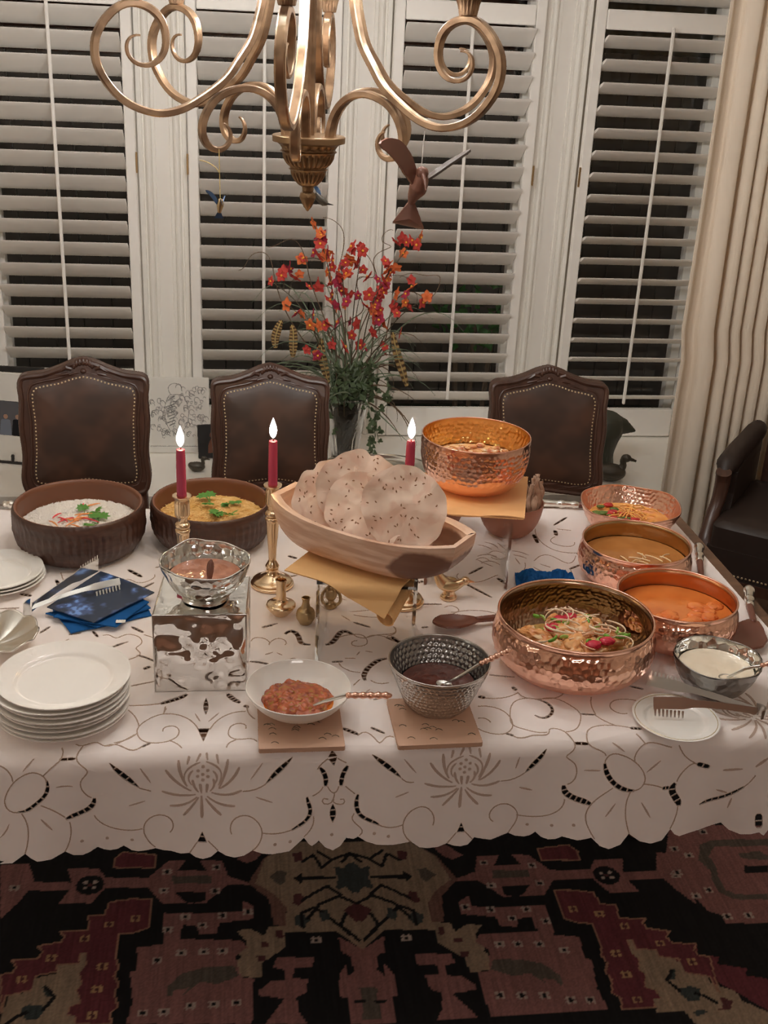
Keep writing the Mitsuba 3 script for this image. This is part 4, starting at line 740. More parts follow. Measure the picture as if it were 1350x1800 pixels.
# grass tufts
gl = ['tuft of long grey-green grass blades spreading left of the flowers', 'tuft of long grey-green grass blades spreading right of the flowers', 'arching brown and green blades curling down at the right of the flowers']
for i, (n, ax, az, sp, drop) in enumerate([(46, -.15, .20, .12, .06), (22, .17, .17, .10, .05), (12, .18, .08, .05, .14)]):
    ms = []
    for q in range(n):
        dx = ax + rg.normal() * sp * .6; dz = az + rg.normal() * .09; dy = rg.normal() * .05; L = math.hypot(dx, dz)
        b0 = np.array([VX + rg.uniform(-.045, .045), VY + rg.uniform(-.04, .04), ZV - .02])
        c = dens([b0, b0 + [dx * .35, dy * .4, dz * .6 + .04], b0 + [dx * .8, dy * .8, dz + .02], b0 + [dx * 1.25, dy, dz - drop * rg.uniform(.2, 1.3)]], 14, 'spl')
        ms.append(tube(c, np.interp(np.linspace(0, 1, 14), [0, .3, 1], [.0022, .0034, .0005]), 4, flat=.25))
    k = thing('grass_tuft', gl[i], 'grass', 'grass in the vase', kind='stuff'); put(k, None, cat(ms), 'grass_blade' if i < 2 else 'twig')
# barred feathers
fl = ['brown barred pheasant feather hanging at the right of the vase', 'brown barred feather upright behind the middle chair', 'short brown barred feather drooping at the left of the flowers', 'second short barred feather left of the flowers, nearer the vase']
for i, pl in enumerate(DATA['feathers']):
    p = np.array(pl, float).reshape(-1, 2) / 1000; n = 60
    c = dens(np.stack([p[:, 0], np.full(len(p), VY - .03 - .01 * i), p[:, 1]], 1), n)
    d = np.gradient(c, axis=0); d /= np.linalg.norm(d, axis=1, keepdims=True); nr = np.stack([-d[:, 2], 0 * d[:, 0], d[:, 0]], 1)
    wd = .0155 * np.sin(np.linspace(.15, 2.9, n)) ** .6
    P = np.stack([c + nr * (wd * s)[:, None] + [0, .004 * s * s, 0] for s in (-1, -.4, 0, .4, 1)], 1)
    m = grid(P); st = ((np.arange(n) // 3) % 2)[:, None] * np.ones(5); st[:, 2] = 2
    col = np.array([(.075, .045, .022), (.36, .235, .10), (.20, .14, .08)])[st.ravel().astype(int)]
    k = thing('pheasant_feather', fl[i], 'feather', 'feathers in the vase'); put(k, 'vane', m, 'vcol', smooth=True, color=col); put(k, 'quill', tube(c + [0, -.002, 0], np.linspace(.0018, .0006, n), 5), 'string_gold')
# ivy trails over the rim, leaf by leaf
def leaf3(s=.023):
    o = sg.Polygon([(0, 0), (.42, -.05), (.5, .25), (.26, .38), (.3, .62), (0, 1.), (-.3, .62), (-.26, .38), (-.5, .25), (-.42, -.05)]); v = np.array(o.exterior.coords)[:-1]
    V = np.vstack([np.column_stack([v, -.12 * np.abs(v[:, 0])]), [(0, .35, .05)]]) * s; n = len(v); return tm(V, [(i, (i + 1) % n, n) for i in range(n)])
IVY = ply(leaf3(), 'ivy', smooth=False)
il = ['ivy trail hanging down the right side of the crystal vase onto the tray', 'second ivy trail, looping out right at shutter height', 'ivy trail spreading along the vase rim', 'ivy trail hanging at the left edge of the vase']
for i, pl in enumerate(DATA['ivy']):
    p = np.array(pl, float).reshape(-1, 2) / 1000; c = dens(np.stack([p[:, 0], np.full(len(p), VY - .075), p[:, 1]], 1), 60)
    c[:, 1] += .02 * np.sin(np.linspace(0, 9, 60) + i); k = thing('ivy_trail', il[i], 'ivy', 'ivy around the vase')
    put(k, 'vine', tube(c, .0012, 5), 'ivy')
    for q in range([44, 26, 30, 12][i]):
        j = int(rg.integers(3, 60)); pp = c[j] + rg.normal(size=3) * [.014, .012, .010]
        put(k, 'leaf', IVY, None, to=W(pp, rg.uniform(-60, 60), rg.uniform(.6, 1.25), ([1, 0, 0], rg.uniform(50, 150))))
k = thing('foliage_mound', 'dark green foliage packed at the mouth of the vase', 'foliage', kind='stuff')
put(k, None, leafy(330, (VX + .01, VY, ZV + .035), (.10, .07, .062), .034, 21), 'ivy', smooth=False)
# silver tray behind the bread
k = thing('silver_tray', 'oval silver tray with a looped handle on the window seat beside the vase', 'tray')
def oval(a, b, z, n=64): t = np.arange(n + 2) * 2 * np.pi / n; return np.stack([a * np.cos(t), b * np.sin(t), np.full(n + 2, z)], 1)
TW = W((.50, 3.92, ZS), 0)
tr = lathe(dens([(0, .004), (.80, .004), (.86, .006), (.96, .016), (1.0, .018), (.97, .010), (.86, .001), (0, .0)], 40), 72); v = np.array(tr.vertices) * [.20, .115, 1]
put(k, 'plate', tm(v, tr.faces), 'silver', to=TW); put(k, 'rim', tube(oval(.20, .115, .018), .0035, 8, cap=False), 'silver', to=TW)
for s in (-1, 1): put(k, 'handle', tube(dens([(s * .185, -.045, .016), (s * .235, -.052, .035), (s * .262, 0, .048), (s * .235, .052, .035), (s * .185, .045, .016)], 30, 'spl'), .0055, 10), 'silver', to=TW)
# framed drawing
k = thing('framed_drawing', 'pale pencil drawing of a jug with flowers, leaning behind the left candle', 'picture')
DWm = W((-.238, 4.085, ZS + .004), 0, 1., ([1, 0, 0], -17)); pw, ph = .245, .285
put(k, 'mount', box((0, .004, ph / 2), (pw, .006, ph), .001), 'paper_white', to=DWm)
gr = []
jug = dens([(-.025, .085), (-.040, .12), (-.045, .16), (-.035, .20), (-.02, .22), (.02, .22), (.035, .20), (.045, .15), (.04, .11), (.02, .08)], 40)
gr.append(jug); gr.append(dens([(-.02, .22), (-.03, .245), (-.01, .262), (.015, .258), (.02, .235)], 20))
for q in range(150):
    cx, cz = rg.uniform(-.10, .11), rg.uniform(.06, .25); r0 = rg.uniform(.004, .012); t = np.linspace(0, rg.uniform(3, 7), 10); 
    if cx < -.01 and cz > .2: continue
    gr.append(np.stack([cx + r0 * np.cos(t) * (1 - .08 * t), cz + r0 * np.sin(t)], 1))
for q in range(22):
    zz = rg.uniform(.10, .21); gr.append(np.array([(-.03 + rg.uniform(-.006, .006), zz), (-.005, zz + .01)]))
gr.append(np.array([(-.10, .025), (.10, .025)]))
put(k, 'drawing', cat([tube(np.stack([g[:, 0], np.full(len(g), .0008), g[:, 1]], 1), (.0009), 4) for g in gr]), 'pencil', to=DWm, kind='stuff')
put(k, 'glazing', tm([(-pw / 2, -.002, 0), (pw / 2, -.002, 0), (pw / 2, -.002, ph), (-pw / 2, -.002, ph)], [(0, 1, 2), (0, 2, 3)]), 'pane', to=DWm)
# small dark photo
k = thing('small_photo_frame', 'small dark framed photo with a reddish figure, leaning beside the middle chair', 'photo frame')
PW = W((-.105, 4.03, ZS + .003), 8, 1., ([1, 0, 0], -12))
put(k, 'frame', box((0, .004, .064), (.10, .01, .128), .002), 'black_frame', to=PW)
fig = unary_union([sg.Point(.005, .088).buffer(.011), sg.Polygon([(-.014, .02), (.024, .02), (.020, .06), (.010, .078), (-.002, .074), (-.012, .05)])])
m = ext(fig, .0006); v = m.vertices; put(k, 'print', tm(np.stack([v[:, 0], -.0015 - v[:, 2], v[:, 1]], 1), m.faces), 'carved_wood', to=PW)
# photo strip at the far left
k = thing('photo_stand', 'white matted photo of three people standing at the far left of the window seat', 'photo frame')
PH = W((-.875, 3.99, ZS + .003), -14, 1., ([1, 0, 0], -9))
put(k, 'mat', box((0, .004, .165), (.26, .008, .33), .002), 'paper_white', to=PH)
put(k, 'frame', cat([box((0, .003, .003), (.27, .014, .008)), box((-.132, .003, .165), (.008, .014, .33))]), 'black_frame', to=PH)
put(k, 'clip', box((.055, -.002, .020), (.010, .012, .024), .002), 'black_frame', to=PH)
def flat_fig(polys, y): m = ext(unary_union(polys), .0006); v = m.vertices; return tm(np.stack([v[:, 0], y - v[:, 2], v[:, 1]], 1), m.faces)
put(k, 'print', box((0, -.0008, .165), (.252, .0012, .125)), 'vcol', to=PH, color=np.tile((.10, .10, .11), (8, 1)), smooth=False)
for x, h, c in ((.03, .078, (.16, .18, .22)), (.075, .080, (.012, .012, .014)), (.108, .062, (.42, .39, .36))):
    m = flat_fig([sg.Polygon([(x - .016, .108), (x + .016, .108), (x + .012, .092 + h * .8), (x - .012, .092 + h * .8)]).buffer(.006)], -.0016); put(k, 'print', m, 'vcol', to=PH, color=np.tile(c, (len(m.vertices), 1)), smooth=False)
    m = flat_fig([sg.Point(x, .108 + h * .8).buffer(.0085)], -.0016); put(k, 'print', m, 'vcol', to=PH, color=np.tile((.36, .22, .16), (len(m.vertices), 1)), smooth=False)
k = thing('black_picture_frame', 'black picture frame standing behind the white photo stand at the far left', 'photo frame')
BW = W((-.84, 4.17, ZS + .004), -8, 1., ([1, 0, 0], -8))
put(k, 'frame', cat([box((0, 0, z), (.22, .014, .022), .002) for z in (.012, .288)] + [box((s * .10, 0, .15), (.022, .014, .298), .002) for s in (-1, 1)]), 'black_frame', to=BW)
put(k, 'print', box((0, .003, .15), (.19, .004, .27)), 'paper_white', to=BW)
k = thing('scroll_easel', 'black wire scroll of a stand at the left edge above the white photo mat', 'easel')
put(k, None, cat([tube(dens([(-.97, 3.95, .70), (-.90, 3.945, .705), (-.868, 3.94, .715), (-.858, 3.94, .73), (-.868, 3.94, .745), (-.882, 3.94, .738), (-.882, 3.94, .725)], 40, 'spl'), .004, 8), tube([(-.97, 3.95, .70), (-.97, 4.02, ZS)], .004, 8)]), 'black_frame')
# ducks and bird
def duck(L):
    b = tm(trimesh.creation.icosphere(subdivisions=3).vertices * [.5, .30, .30] + [0, 0, .30], trimesh.creation.icosphere(subdivisions=3).faces); v = np.array(b.vertices); v[:, 2] += .35 * np.clip(-v[:, 0] - .2, 0, 1) ; v[:, 2] = np.maximum(v[:, 2], .03); b = tm(v, b.faces)
    nk = tube(dens([(.28, 0, .40), (.38, 0, .58), (.36, 0, .74), (.44, 0, .84)], 16), np.interp(np.linspace(0, 1, 16), [0, .5, 1], [.16, .10, .11]), 12)
    hd = ball((.45, 0, .82), .15, 2, (1.1, .85, .9)); bk = tube([(.56, 0, .80), (.78, 0, .74)], [.07, .035], 8, flat=.6)
    return [tm(np.asarray(q.vertices) * L, q.faces) for q in (cat([b]), cat([nk, hd]), bk)]
for nm, lb, p, rz, L in (('duck_figurine', 'small dark bronze duck on the window seat between the two left chairs', (-.158, 3.90, ZS), 0, .062), ('duck_figurine', 'dark bronze duck on the window seat right of the right dining chair', (1.375, 3.80, ZS), -12, .115)):
    k = thing(nm, lb, 'figurine'); q = duck(L)
    for n, m in zip(('body', 'head', 'beak'), q): put(k, n, m, 'bronze_dark', to=W(p, rz))
k = thing('bird_sculpture', 'dark green carved bird head with a pointed beak, behind the bronze duck at the right', 'sculpture')
bs = dens([(1.36, ZS), (1.40, ZS + .06), (1.42, ZS + .12), (1.43, ZS + .16)], 20)
b1 = lathe(dens([(0, 0), (.055, 0), (.048, .05), (.058, .10), (.072, .145), (.066, .19), (.04, .215), (0, .222)], 40), 28)
put(k, 'body', b1, 'verdigris', to=W((1.385, 3.96, ZS))); put(k, 'beak', tube([(.03, 0, .165), (.08, 0, .158), (.125, 0, .142)], [.052, .030, .004], 12, flat=.75), 'verdigris', to=W((1.385, 3.96, ZS)))
# ================================================================ CHANDELIER
CX, CY = .13, 2.20
k = thing('chandelier', 'large antique gold chandelier with six scrolled arms hanging over the table', 'chandelier')
def hub_disp(TH, S, R, Z):
    d = 0 * Z
    for z0, z1, n, a in ((.049, .072, 22, .0052), (.077, .104, 26, .0062), (.108, .121, 20, .0030)):
        win = np.clip((Z - z0) / .006, 0, 1) * np.clip((z1 - Z) / .006, 0, 1); d = d - a * win * (1 - np.abs(np.sin(TH * n / 2))) ** 1.2
    return d
hub = dens([(0, .030), (.0105, .034), (.0110, .041), (.018, .045), (.021, .048), (.028, .056), (.033, .066), (.034, .072), (.037, .074), (.034, .076), (.042, .084), (.048, .095), (.050, .104), (.053, .106), (.050, .109), (.053, .115), (.060, .121), (.0675, .123), (.0680, .133), (.064, .135), (.02, .135), (0, .136)], 170)
put(k, 'hub', lathe(hub, 180, lambda TH, S, R, Z: hub_disp(TH, S, R, Z)), 'dark_gold', 30, W((CX, CY, 1.628)))
put(k, 'finial', lathe(dens([(0, 0), (.006, .006), (.012, .016), (.016, .028), (.014, .034), (.008, .038), (0, .040)], 30), 24, lambda TH, S, R, Z: -.0012 * np.abs(np.sin(TH * 4 + Z * 120)) * (R > .003)), 'dark_gold', 30, W((CX, CY, 1.624)))
put(k, 'column', tube([(CX, CY, 1.755), (CX, CY, 2.30), (CX, CY, Z_C - .03)], [.010, .010, .008], 14), 'antique_gold')
put(k, 'canopy', lathe(dens([(0, 0), (.03, 0), (.055, .012), (.062, .028), (0, .030)], 20), 32), 'antique_gold', 30, W((CX, CY, Z_C - .03)))
put(k, 'upper_hub', lathe(dens([(0, 0), (.02, .004), (.045, .03), (.05, .06), (.03, .09), (.012, .11), (0, .11)], 30), 32), 'antique_gold', 30, W((CX, CY, 2.36)))
A_ = [(.030, 2.44), (.075, 2.40), (.098, 2.30), (.094, 2.15), (.090, 2.05), (.093, 1.987), (.100, 1.959), (.113, 1.922), (.138, 1.886), (.156, 1.862), (.182, 1.840), (.210, 1.822), (.236, 1.808), (.262, 1.800), (.284, 1.798), (.308, 1.802), (.332, 1.811), (.355, 1.827), (.374, 1.849), (.386, 1.871), (.390, 1.892), (.388, 1.913), (.379, 1.933), (.364, 1.951), (.346, 1.965), (.327, 1.971), (.306, 1.969), (.287, 1.960), (.274, 1.945), (.268, 1.925), (.269, 1.905), (.276, 1.890), (.289, 1.879), (.306, 1.875), (.322, 1.879), (.333, 1.890), (.336, 1.904), (.332, 1.915), (.323, 1.921), (.312, 1.922)]
S2 = [(.046, 1.756), (.051, 1.786), (.062, 1.810), (.079, 1.828), (.101, 1.839), (.127, 1.842), (.155, 1.836), (.178, 1.824), (.194, 1.806), (.204, 1.785), (.206, 1.766), (.199, 1.748), (.184, 1.738), (.168, 1.739), (.156, 1.750), (.153, 1.764), (.158, 1.776), (.167, 1.782)]
def bar(pts, n, taper=.25):
    c = dens(np.array([(r, 0, z) for r, z in pts], float), n, 'spl'); t = np.linspace(0, 1, n); w = np.interp(t, [0, 1 - taper, 1], [1, 1, .28])
    return tube(c, .0088 * w, 16, flat=.72, ref=(0, 1, 0), power=9)
ARM = ply(bar(A_, 220, .14), 'antique_gold', smooth=28); SCR = ply(bar(S2, 110, .25), 'antique_gold', smooth=28)
def cup_d(TH, S, R, Z): return -.0030 * np.abs(np.sin(TH * 8)) * np.clip(Z / .02, 0, 1) * (S < .085)
CUP = ply(lathe(np.vstack([dens([(0, 0), (.013, 0), (.015, .006), (.017, .016), (.021, .028), (.033, .040), (.035, .041)], 40), dens([(.031, .040), (.018, .029), (0, .028)], 14)]), 96, cup_d), 'antique_gold', smooth=40)
SLV = ply(lathe(dens([(0, .028), (.011, .028), (.011, .085), (.006, .088), (0, .088)], 14), 20), 'paper_white', smooth=40)
BLB = lathe(dens([(0, .085), (.012, .090), (.024, .112), (.028, .132), (.024, .155), (.012, .182), (0, .192)], 24, 'spl'), 20)
BLBD = ply(BLB, 'paper_white', smooth=True, emitter={'type': 'area', 'radiance': rgb(BULB)})
for a in (200, 140, 80, 20, 320, 260):
    w = W((CX, CY, 0), a)
    arm = put(k, 'arm', ARM, None, to=w)
    put(k, 'scroll', SCR, None, to=w)
    wc = W((CX, CY, 0), a).translate([.322, 0, 1.976])
    c_ = put(k, 'candle_cup', CUP, None, to=wc); put(k, 'sleeve', SLV, None, to=wc); put(k, 'bulb', BLBD, None, to=wc)
# ---- hanging ornaments
k = thing('carved_hummingbird', 'large carved wooden hummingbird hanging by a white thread from the right arm of the chandelier', 'ornament')
HB = np.array([.318, 2.05, 1.70])
put(k, 'thread', tube([HB + [.003, 0, .025], HB + [.006, 0, .10]], .0009, 5), 'string_white')
body = tube(dens([HB + [.004, -.012, .022], HB + [.004, -.006, .012], HB + [0, 0, -.006], HB + [-.008, .004, -.024], HB + [-.010, .006, -.036]], 24, 'spl'), np.interp(np.linspace(0, 1, 24), [0, .2, .55, .85, 1], [.006, .0125, .0165, .009, .006]), 14)
put(k, 'body', body, 'carved_wood')
put(k, 'head', ball(HB + [.004, -.008, .020], .0115, 2, (1, 1, .95)), 'carved_wood')
put(k, 'beak', tube([HB + [.004, -.016, .018], HB + [.006, -.030, .008], HB + [.007, -.040, -.006]], [.0042, .003, .0012], 8), 'carved_wood')
tl = hull([HB + [-.016, .004, -.034], HB + [-.004, .006, -.034], HB + [-.014, .010, -.030], HB + [-.042, .008, -.068], HB + [.016, .006, -.080], HB + [-.042, .014, -.072], HB + [.014, .012, -.082], HB + [-.012, .0, -.062]])
put(k, 'tail', tl, 'carved_wood')
def wing(a, b, wd, up, t=.005, n=18, arch=.018):
    a, b, up = (np.asarray(q, float) for q in (a, b, up)); u = np.linspace(0, 1, n); c = a + (b - a) * u[:, None] + np.array([0, 0, arch]) * np.sin(u * np.pi)[:, None]
    w = wd * np.interp(u, [0, .25, .6, .9, 1], [.6, 1, .95, .6, .15]); P = np.stack([c + up * (w * s)[:, None] for s in (-1, -.5, 0, .5, 1)], 1); return thick(P, t)
put(k, 'wing', wing(HB + [-.006, 0, .004], HB + [-.078, -.05, .072], .017, (-.45, -.35, -.80)), 'carved_wood')
put(k, 'wing', wing(HB + [.010, .004, .004], HB + [.098, .045, .056], .015, (.25, -.86, .06), .004, 18, .002), 'carved_dark')
k = thing('small_hummingbird', 'small blue metal hummingbird hanging on a gold thread under the left scroll of the chandelier', 'ornament')
HB2 = np.array([-.034, 2.10, 1.642])
put(k, 'thread', tube([HB2 + [.001, 0, .01], HB2 + [.0, 0, .10]], .0007, 5), 'string_gold'); put(k, 'ribbon', tube(dens([HB2 + [.0, 0, .060], HB2 + [-.008, 0, .070], HB2 + [-.034, 0, .080]], 10), .0009, 5), 'string_gold')
put(k, 'body', tube([HB2 + [.002, -.004, .014], HB2 + [.001, 0, .004], HB2 + [-.001, 0, -.010]], [.004, .0065, .003], 10), 'old_brass')
put(k, 'tail', hull([HB2 + [-.004, 0, -.008], HB2 + [.002, 0, -.008], HB2 + [-.010, .002, -.020], HB2 + [.006, .002, -.020], HB2 + [-.002, .004, -.019]]), 'blue_metal')
put(k, 'wing', wing(HB2 + [-.002, 0, .004], HB2 + [-.024, -.01, .030], .0045, (-.5, -.3, -.6), .0016, 18, .004), 'blue_metal'); put(k, 'wing', wing(HB2 + [.004, 0, .004], HB2 + [.010, .018, .018], .004, (.2, -.6, .2), .0016, 18, .003), 'blue_metal')
put(k, 'beak', tube([HB2 + [.002, -.006, .014], HB2 + [.005, -.016, .006]], [.0016, .0006], 6), 'black_frame')
k = thing('tiny_bird_ornament', 'tiny blue and white bird hanging beside the finial of the chandelier', 'ornament')
HB3 = np.array([.160, 2.26, 1.637])
put(k, 'body', tube([HB3 + [-.012, 0, .014], HB3 + [-.004, 0, .004], HB3 + [.006, 0, -.004], HB3 + [.012, 0, -.006]], [.003, .007, .0075, .004], 10), 'bronze_dark'); put(k, 'beak', tube([HB3 + [.012, 0, -.006], HB3 + [.024, 0, -.008]], [.0025, .0006], 6), 'black_frame')
put(k, 'wing', wing(HB3 + [-.002, 0, .008], HB3 + [-.014, .008, .026], .005, (-.6, -.3, -.5), .002, 18, .003), 'blue_metal'); put(k, 'thread', tube([HB3 + [0, 0, .006], HB3 + [-.006, -.03, .155]], .0006, 5), 'string_white')
# ================================================================ ON THE TABLE
ZT = CZ + .0024
rg = np.random.default_rng(77)
def bowl(root, W_, outer, inner, mat_o, mat_i, n=120, rim=None, ham=None, ham_i=None, rim_mat=None, wav=None, nd=70):
    """outer profile from foot to rim, inner profile from rim to the middle of the floor, (r,z) control points"""
    o = dens(outer, nd); i = dens(inner, nd)
    f = lambda h: (lambda TH, S, R, Z: (h(TH, S, R, Z) if h else 0) + 0 * R) 
    mo, mi_ = lathe(np.vstack([[(0, o[0, 1])], o]), n, f(ham)), lathe(i, n, f(ham_i))
    if wav:
        for m in (mo, mi_):
            v = np.array(m.vertices); t = np.arctan2(v[:, 1], v[:, 0]); zz = np.clip((v[:, 2] - .4 * outer[-1][1]) / (.6 * outer[-1][1]), 0, 1) ** 2; v[:, 2] += wav(t) * zz; m.vertices = v
    put(root, 'body', mo, mat_o, smooth=40, to=W_); put(root, 'lining', mi_, mat_i, smooth=40, to=W_)
    if rim:
        R, z = outer[-1]; Ri = inner[0][0]; t = np.arange(n + 2) * 2 * np.pi / n; rr = (R + Ri) / 2
        put(root, 'rim', tube(np.stack([rr * np.cos(t), rr * np.sin(t), z + 0 * t + (wav(t) if wav else 0)], 1), rim, 8, cap=False), rim_mat or mat_o, smooth=True, to=W_)
def disc(R, z, amp=.0, freq=40, seed=1, n=60, m=40, dome=0.):
    r = np.linspace(0, 1, m) ** .8 * R; th = np.arange(n) / n * 2 * np.pi; RR, TH = np.meshgrid(r, th, indexing='ij'); X, Y = RR * np.cos(TH), RR * np.sin(TH)
    Z = z + dome * (1 - (RR / R) ** 2) + amp * (meshkit.fbm(np.stack([X * freq, Y * freq, 0 * X + 3], -1) + 30, 3, seed) - .5) * 2 * np.clip((R - RR) / (.1 * R), 0, 1)
    return grid(np.stack([X, Y, Z], -1), False, True)
def sprig(s, seed):
    """coriander: a stalk with lobed leaflets"""
    r = np.random.default_rng(seed); ms = []
    for q in range(5):
        a = r.uniform(0, 6.28); d = r.uniform(.25, .9); c = np.array([math.cos(a) * d, math.sin(a) * d, .25 + .25 * r.uniform()])
        lob = sg.Polygon([(0, 0), (.22, .10), (.55, .12), (.42, .32), (.60, .55), (.30, .55), (.22, .85), (0, .68), (-.22, .85), (-.30, .55), (-.60, .55), (-.42, .32), (-.55, .12), (-.22, .10)]); v = np.array(lob.exterior.coords)[:-1]; n = len(v)
        V = np.vstack([np.column_stack([v, -.25 * np.hypot(v[:, 0], v[:, 1] - .4) ** 2]), [(0, .4, .02)]]); m = tm(V, [(i, (i + 1) % n, n) for i in range(n)])
        m = rot(m, (1, 0, 0), r.uniform(-25, 35)); m = rot(m, (0, 0, 1), math.degrees(a) - 90 + r.uniform(-30, 30)); ms.append(mov(m, c)); ms.append(tube([(0, 0, .1), c * .6 + [0, 0, .1], c], .03, 5))
    return scl(cat(ms), s)
def grains(R, z, n, ln, rd, seed, dome, stand=.35):
    r = np.random.default_rng(seed); base = trimesh.creation.icosphere(subdivisions=1); bv = np.array(base.vertices) * [ln / 2, rd, rd]; V, F = [], []
    for q in range(n):
        rr = R * math.sqrt(r.uniform()); a = r.uniform(0, 6.28); p = np.array([rr * math.cos(a), rr * math.sin(a), z + dome * (1 - (rr / R) ** 2) + r.uniform(0, .002)])
        M_ = trimesh.transformations.euler_matrix(0, r.normal() * stand, r.uniform(0, 6.28))[:3, :3]; F.append(base.faces + len(V) * len(bv)); V.append(bv @ M_.T + p)
    return tm(np.vstack(V), np.vstack(F))
# ---- two wooden bowls of rice
def flutes(TH, S, R, Z): return -.0042 * np.abs(np.sin(TH * 27 + .6 * np.sin(TH * 5))) * np.clip((.104 - Z) / .02, 0, 1) * np.clip(Z / .02, 0, 1) + .0008 * np.sin(TH * 61 + Z * 200)
WBO = [(.112, 0), (.128, .008), (.147, .030), (.1555, .056), (.157, .075), (.1555, .100), (.1525, .116), (.1490, .1205)]; WBI = [(.1490, .1205), (.1445, .1195), (.1415, .110), (.143, .09), (.142, .06), (.125, .025), (.09, .013), (0, .011)]
def wooden(root, W_):
    bowl(root, W_, WBO, WBI, 'bowl_wood', 'bowl_wood_inside', 216, ham=flutes)
k = thing('wooden_bowl', 'round dark wooden bowl with carved flutes holding white rice, at the left', 'bowl', 'dark wooden rice bowls'); W1 = W((-.383, 2.545, ZT)); wooden(k, W1)
k = thing('wooden_bowl', 'round dark wooden bowl holding yellow rice, behind the steel cube', 'bowl', 'dark wooden rice bowls'); W2 = W((-.071, 2.583, ZT), 40, (.95, .95, .93)); wooden(k, W2)
k = thing('white_rice', 'white rice filling the left wooden bowl', 'rice', kind='stuff')
put(k, 'mound', disc(.140, .066, .003, 90, 3, dome=.016), 'ceramic', smooth=True, to=W1); g_ = grains(.138, .068, 5200, .0085, .0011, 5, .016); put(k, 'grain', g_, 'vcol', smooth=True, to=W1, color=np.tile((.84, .80, .74), (len(g_.vertices), 1)), kind='stuff')
k = thing('yellow_rice', 'yellow saffron rice filling the middle wooden bowl', 'rice', kind='stuff')
m = disc(.140, .068, .004, 90, 8, dome=.018); put(k, 'mound', m, 'vcol', smooth=True, to=W2, color=vcol(m, (.62, .36, .11), (.74, .48, .18), 70, 2)); g_ = grains(.138, .070, 4200, .009, .0011, 6, .018); put(k, 'grain', g_, 'vcol', smooth=True, to=W2, color=vcol(g_, (.66, .40, .12), (.82, .58, .26), 60, 3), kind='stuff')
SPR = [ply(sprig(.026, s), 'herb_green', smooth=False) for s in (1, 2, 3)]
for (x, y, z, s, lb) in ((-.37, 2.55, .083, 1.0, 'fresh coriander leaf sprig in the middle of the white rice'), (-.335, 2.50, .080, 1.2, 'fresh coriander leaf sprig at the right of the white rice'), (-.075, 2.62, .084, 1.2, 'coriander sprig at the back of the yellow rice'), (-.030, 2.615, .082, .8, 'coriander sprig at the back right of the yellow rice'), (-.03, 2.545, .083, 1.15, 'coriander sprig at the front right of the yellow rice')):
    k = thing('coriander_sprig', lb, 'herb', 'coriander on the rice'); put(k, None, SPR[int(rg.integers(0, 3))], None, to=W((x, y, ZT + z), rg.uniform(0, 360), s))
cc = [((.78, .30, .10), 'carrot_shred', 'thin orange carrot shred on the white rice'), ((.70, .06, .07), 'chilli_shred', 'red chilli shred on the white rice')]
for q in range(13):
    c, nm, lb = cc[0] if q % 3 else cc[1]; a = rg.uniform(0, 6.28); p = np.array([-.395 + rg.normal() * .022, 2.515 + rg.normal() * .020, ZT + .0865 + .004 * rg.uniform()]); L = rg.uniform(.016, .032); d = np.array([math.cos(a), math.sin(a), 0]) * L
    if q > 10: p = np.array([-.375 + rg.normal() * .02, 2.605, ZT + .083])
    m = tube(dens([p - d, p + [0, 0, .003], p + d], 8), [.0010, .0016, .0019, .002, .002, .0019, .0016, .001], 6); k = thing(nm, lb, 'garnish', lb + ' (several alike)'); put(k, None, m, 'vcol_satin', smooth=True, color=np.tile(c, (len(m.vertices), 1)))
# ---- copper pots at the right
def copper_pot(R, H, foot=.60, belly=1.045, neck=.985):
    o = [(foot * R, 0), (.74 * R, .05 * H), (.93 * R, .22 * H), (1.02 * R, .40 * H), (belly * R, .58 * H), (1.02 * R, .78 * H), (neck * R, .93 * H), (1.0 * R, H)]
    return o, [(.985 * R, H), (neck * R - .004, .93 * H), (1.02 * R - .004, .76 * H), (belly * R - .005, .56 * H), (.93 * R - .004, .24 * H), (.72 * R, .06 * H), (.4 * R, .03 * H), (0, .03 * H)]
o, i_ = copper_pot(.157, .122); k = thing('copper_pot', 'large hammered copper pot of fried chicken with onions, nearest the viewer at the right', 'pot', 'copper pots at the right end of the table')
WC1 = W((.672, 1.945, ZT)); bowl(k, WC1, o, i_, 'copper', 'bronze_lining', 330, .0026, hammered(.0155, .0012, 1, z0=.014, z1=.112), hammered(.0105, .0011, 2, z0=.02, z1=.115), nd=90)
o, i_ = copper_pot(.127, .103); k = thing('copper_pot', 'hammered copper pot of bright orange curry behind the steel bowl of white sauce', 'pot', 'copper pots at the right end of the table')
WC2 = W((.931, 2.060, ZT)); bowl(k, WC2, o, i_, 'copper', 'copper_lining', 280, .0024, hammered(.0150, .0012, 3, z0=.012, z1=.094), nd=80)
k = thing('copper_pot', 'hammered copper pot of brown gravy topped with ginger strips, second from the far end', 'pot', 'copper pots at the right end of the table')
WC3 = W((.931, 2.331, ZT), 70); bowl(k, WC3, o, i_, 'copper', 'pot_lining', 280, .0024, hammered(.0150, .0012, 5, z0=.012, z1=.094), hammered(.016, .0005, 9, z0=.02, z1=.095), nd=80)
k = thing('copper_bowl', 'wide flaring hammered copper bowl of orange vegetable curry at the far right end', 'bowl')
WC4 = W((1.002, 2.587, ZT)); R, H = .130, .094
bowl(k, WC4, [(.050, 0), (.075, .012), (.100, .036), (.117, .064), (.129, H)], [(.126, H), (.113, .064), (.096, .037), (.07, .015), (0, .012)], 'copper', 'copper', 260, .0016, hammered(.013, .0010, 7), hammered(.012, .0013, 8, z0=.02), wav=lambda t: .003 * np.sin(3 * t + .5) + .0022 * np.sin(5 * t), nd=70)
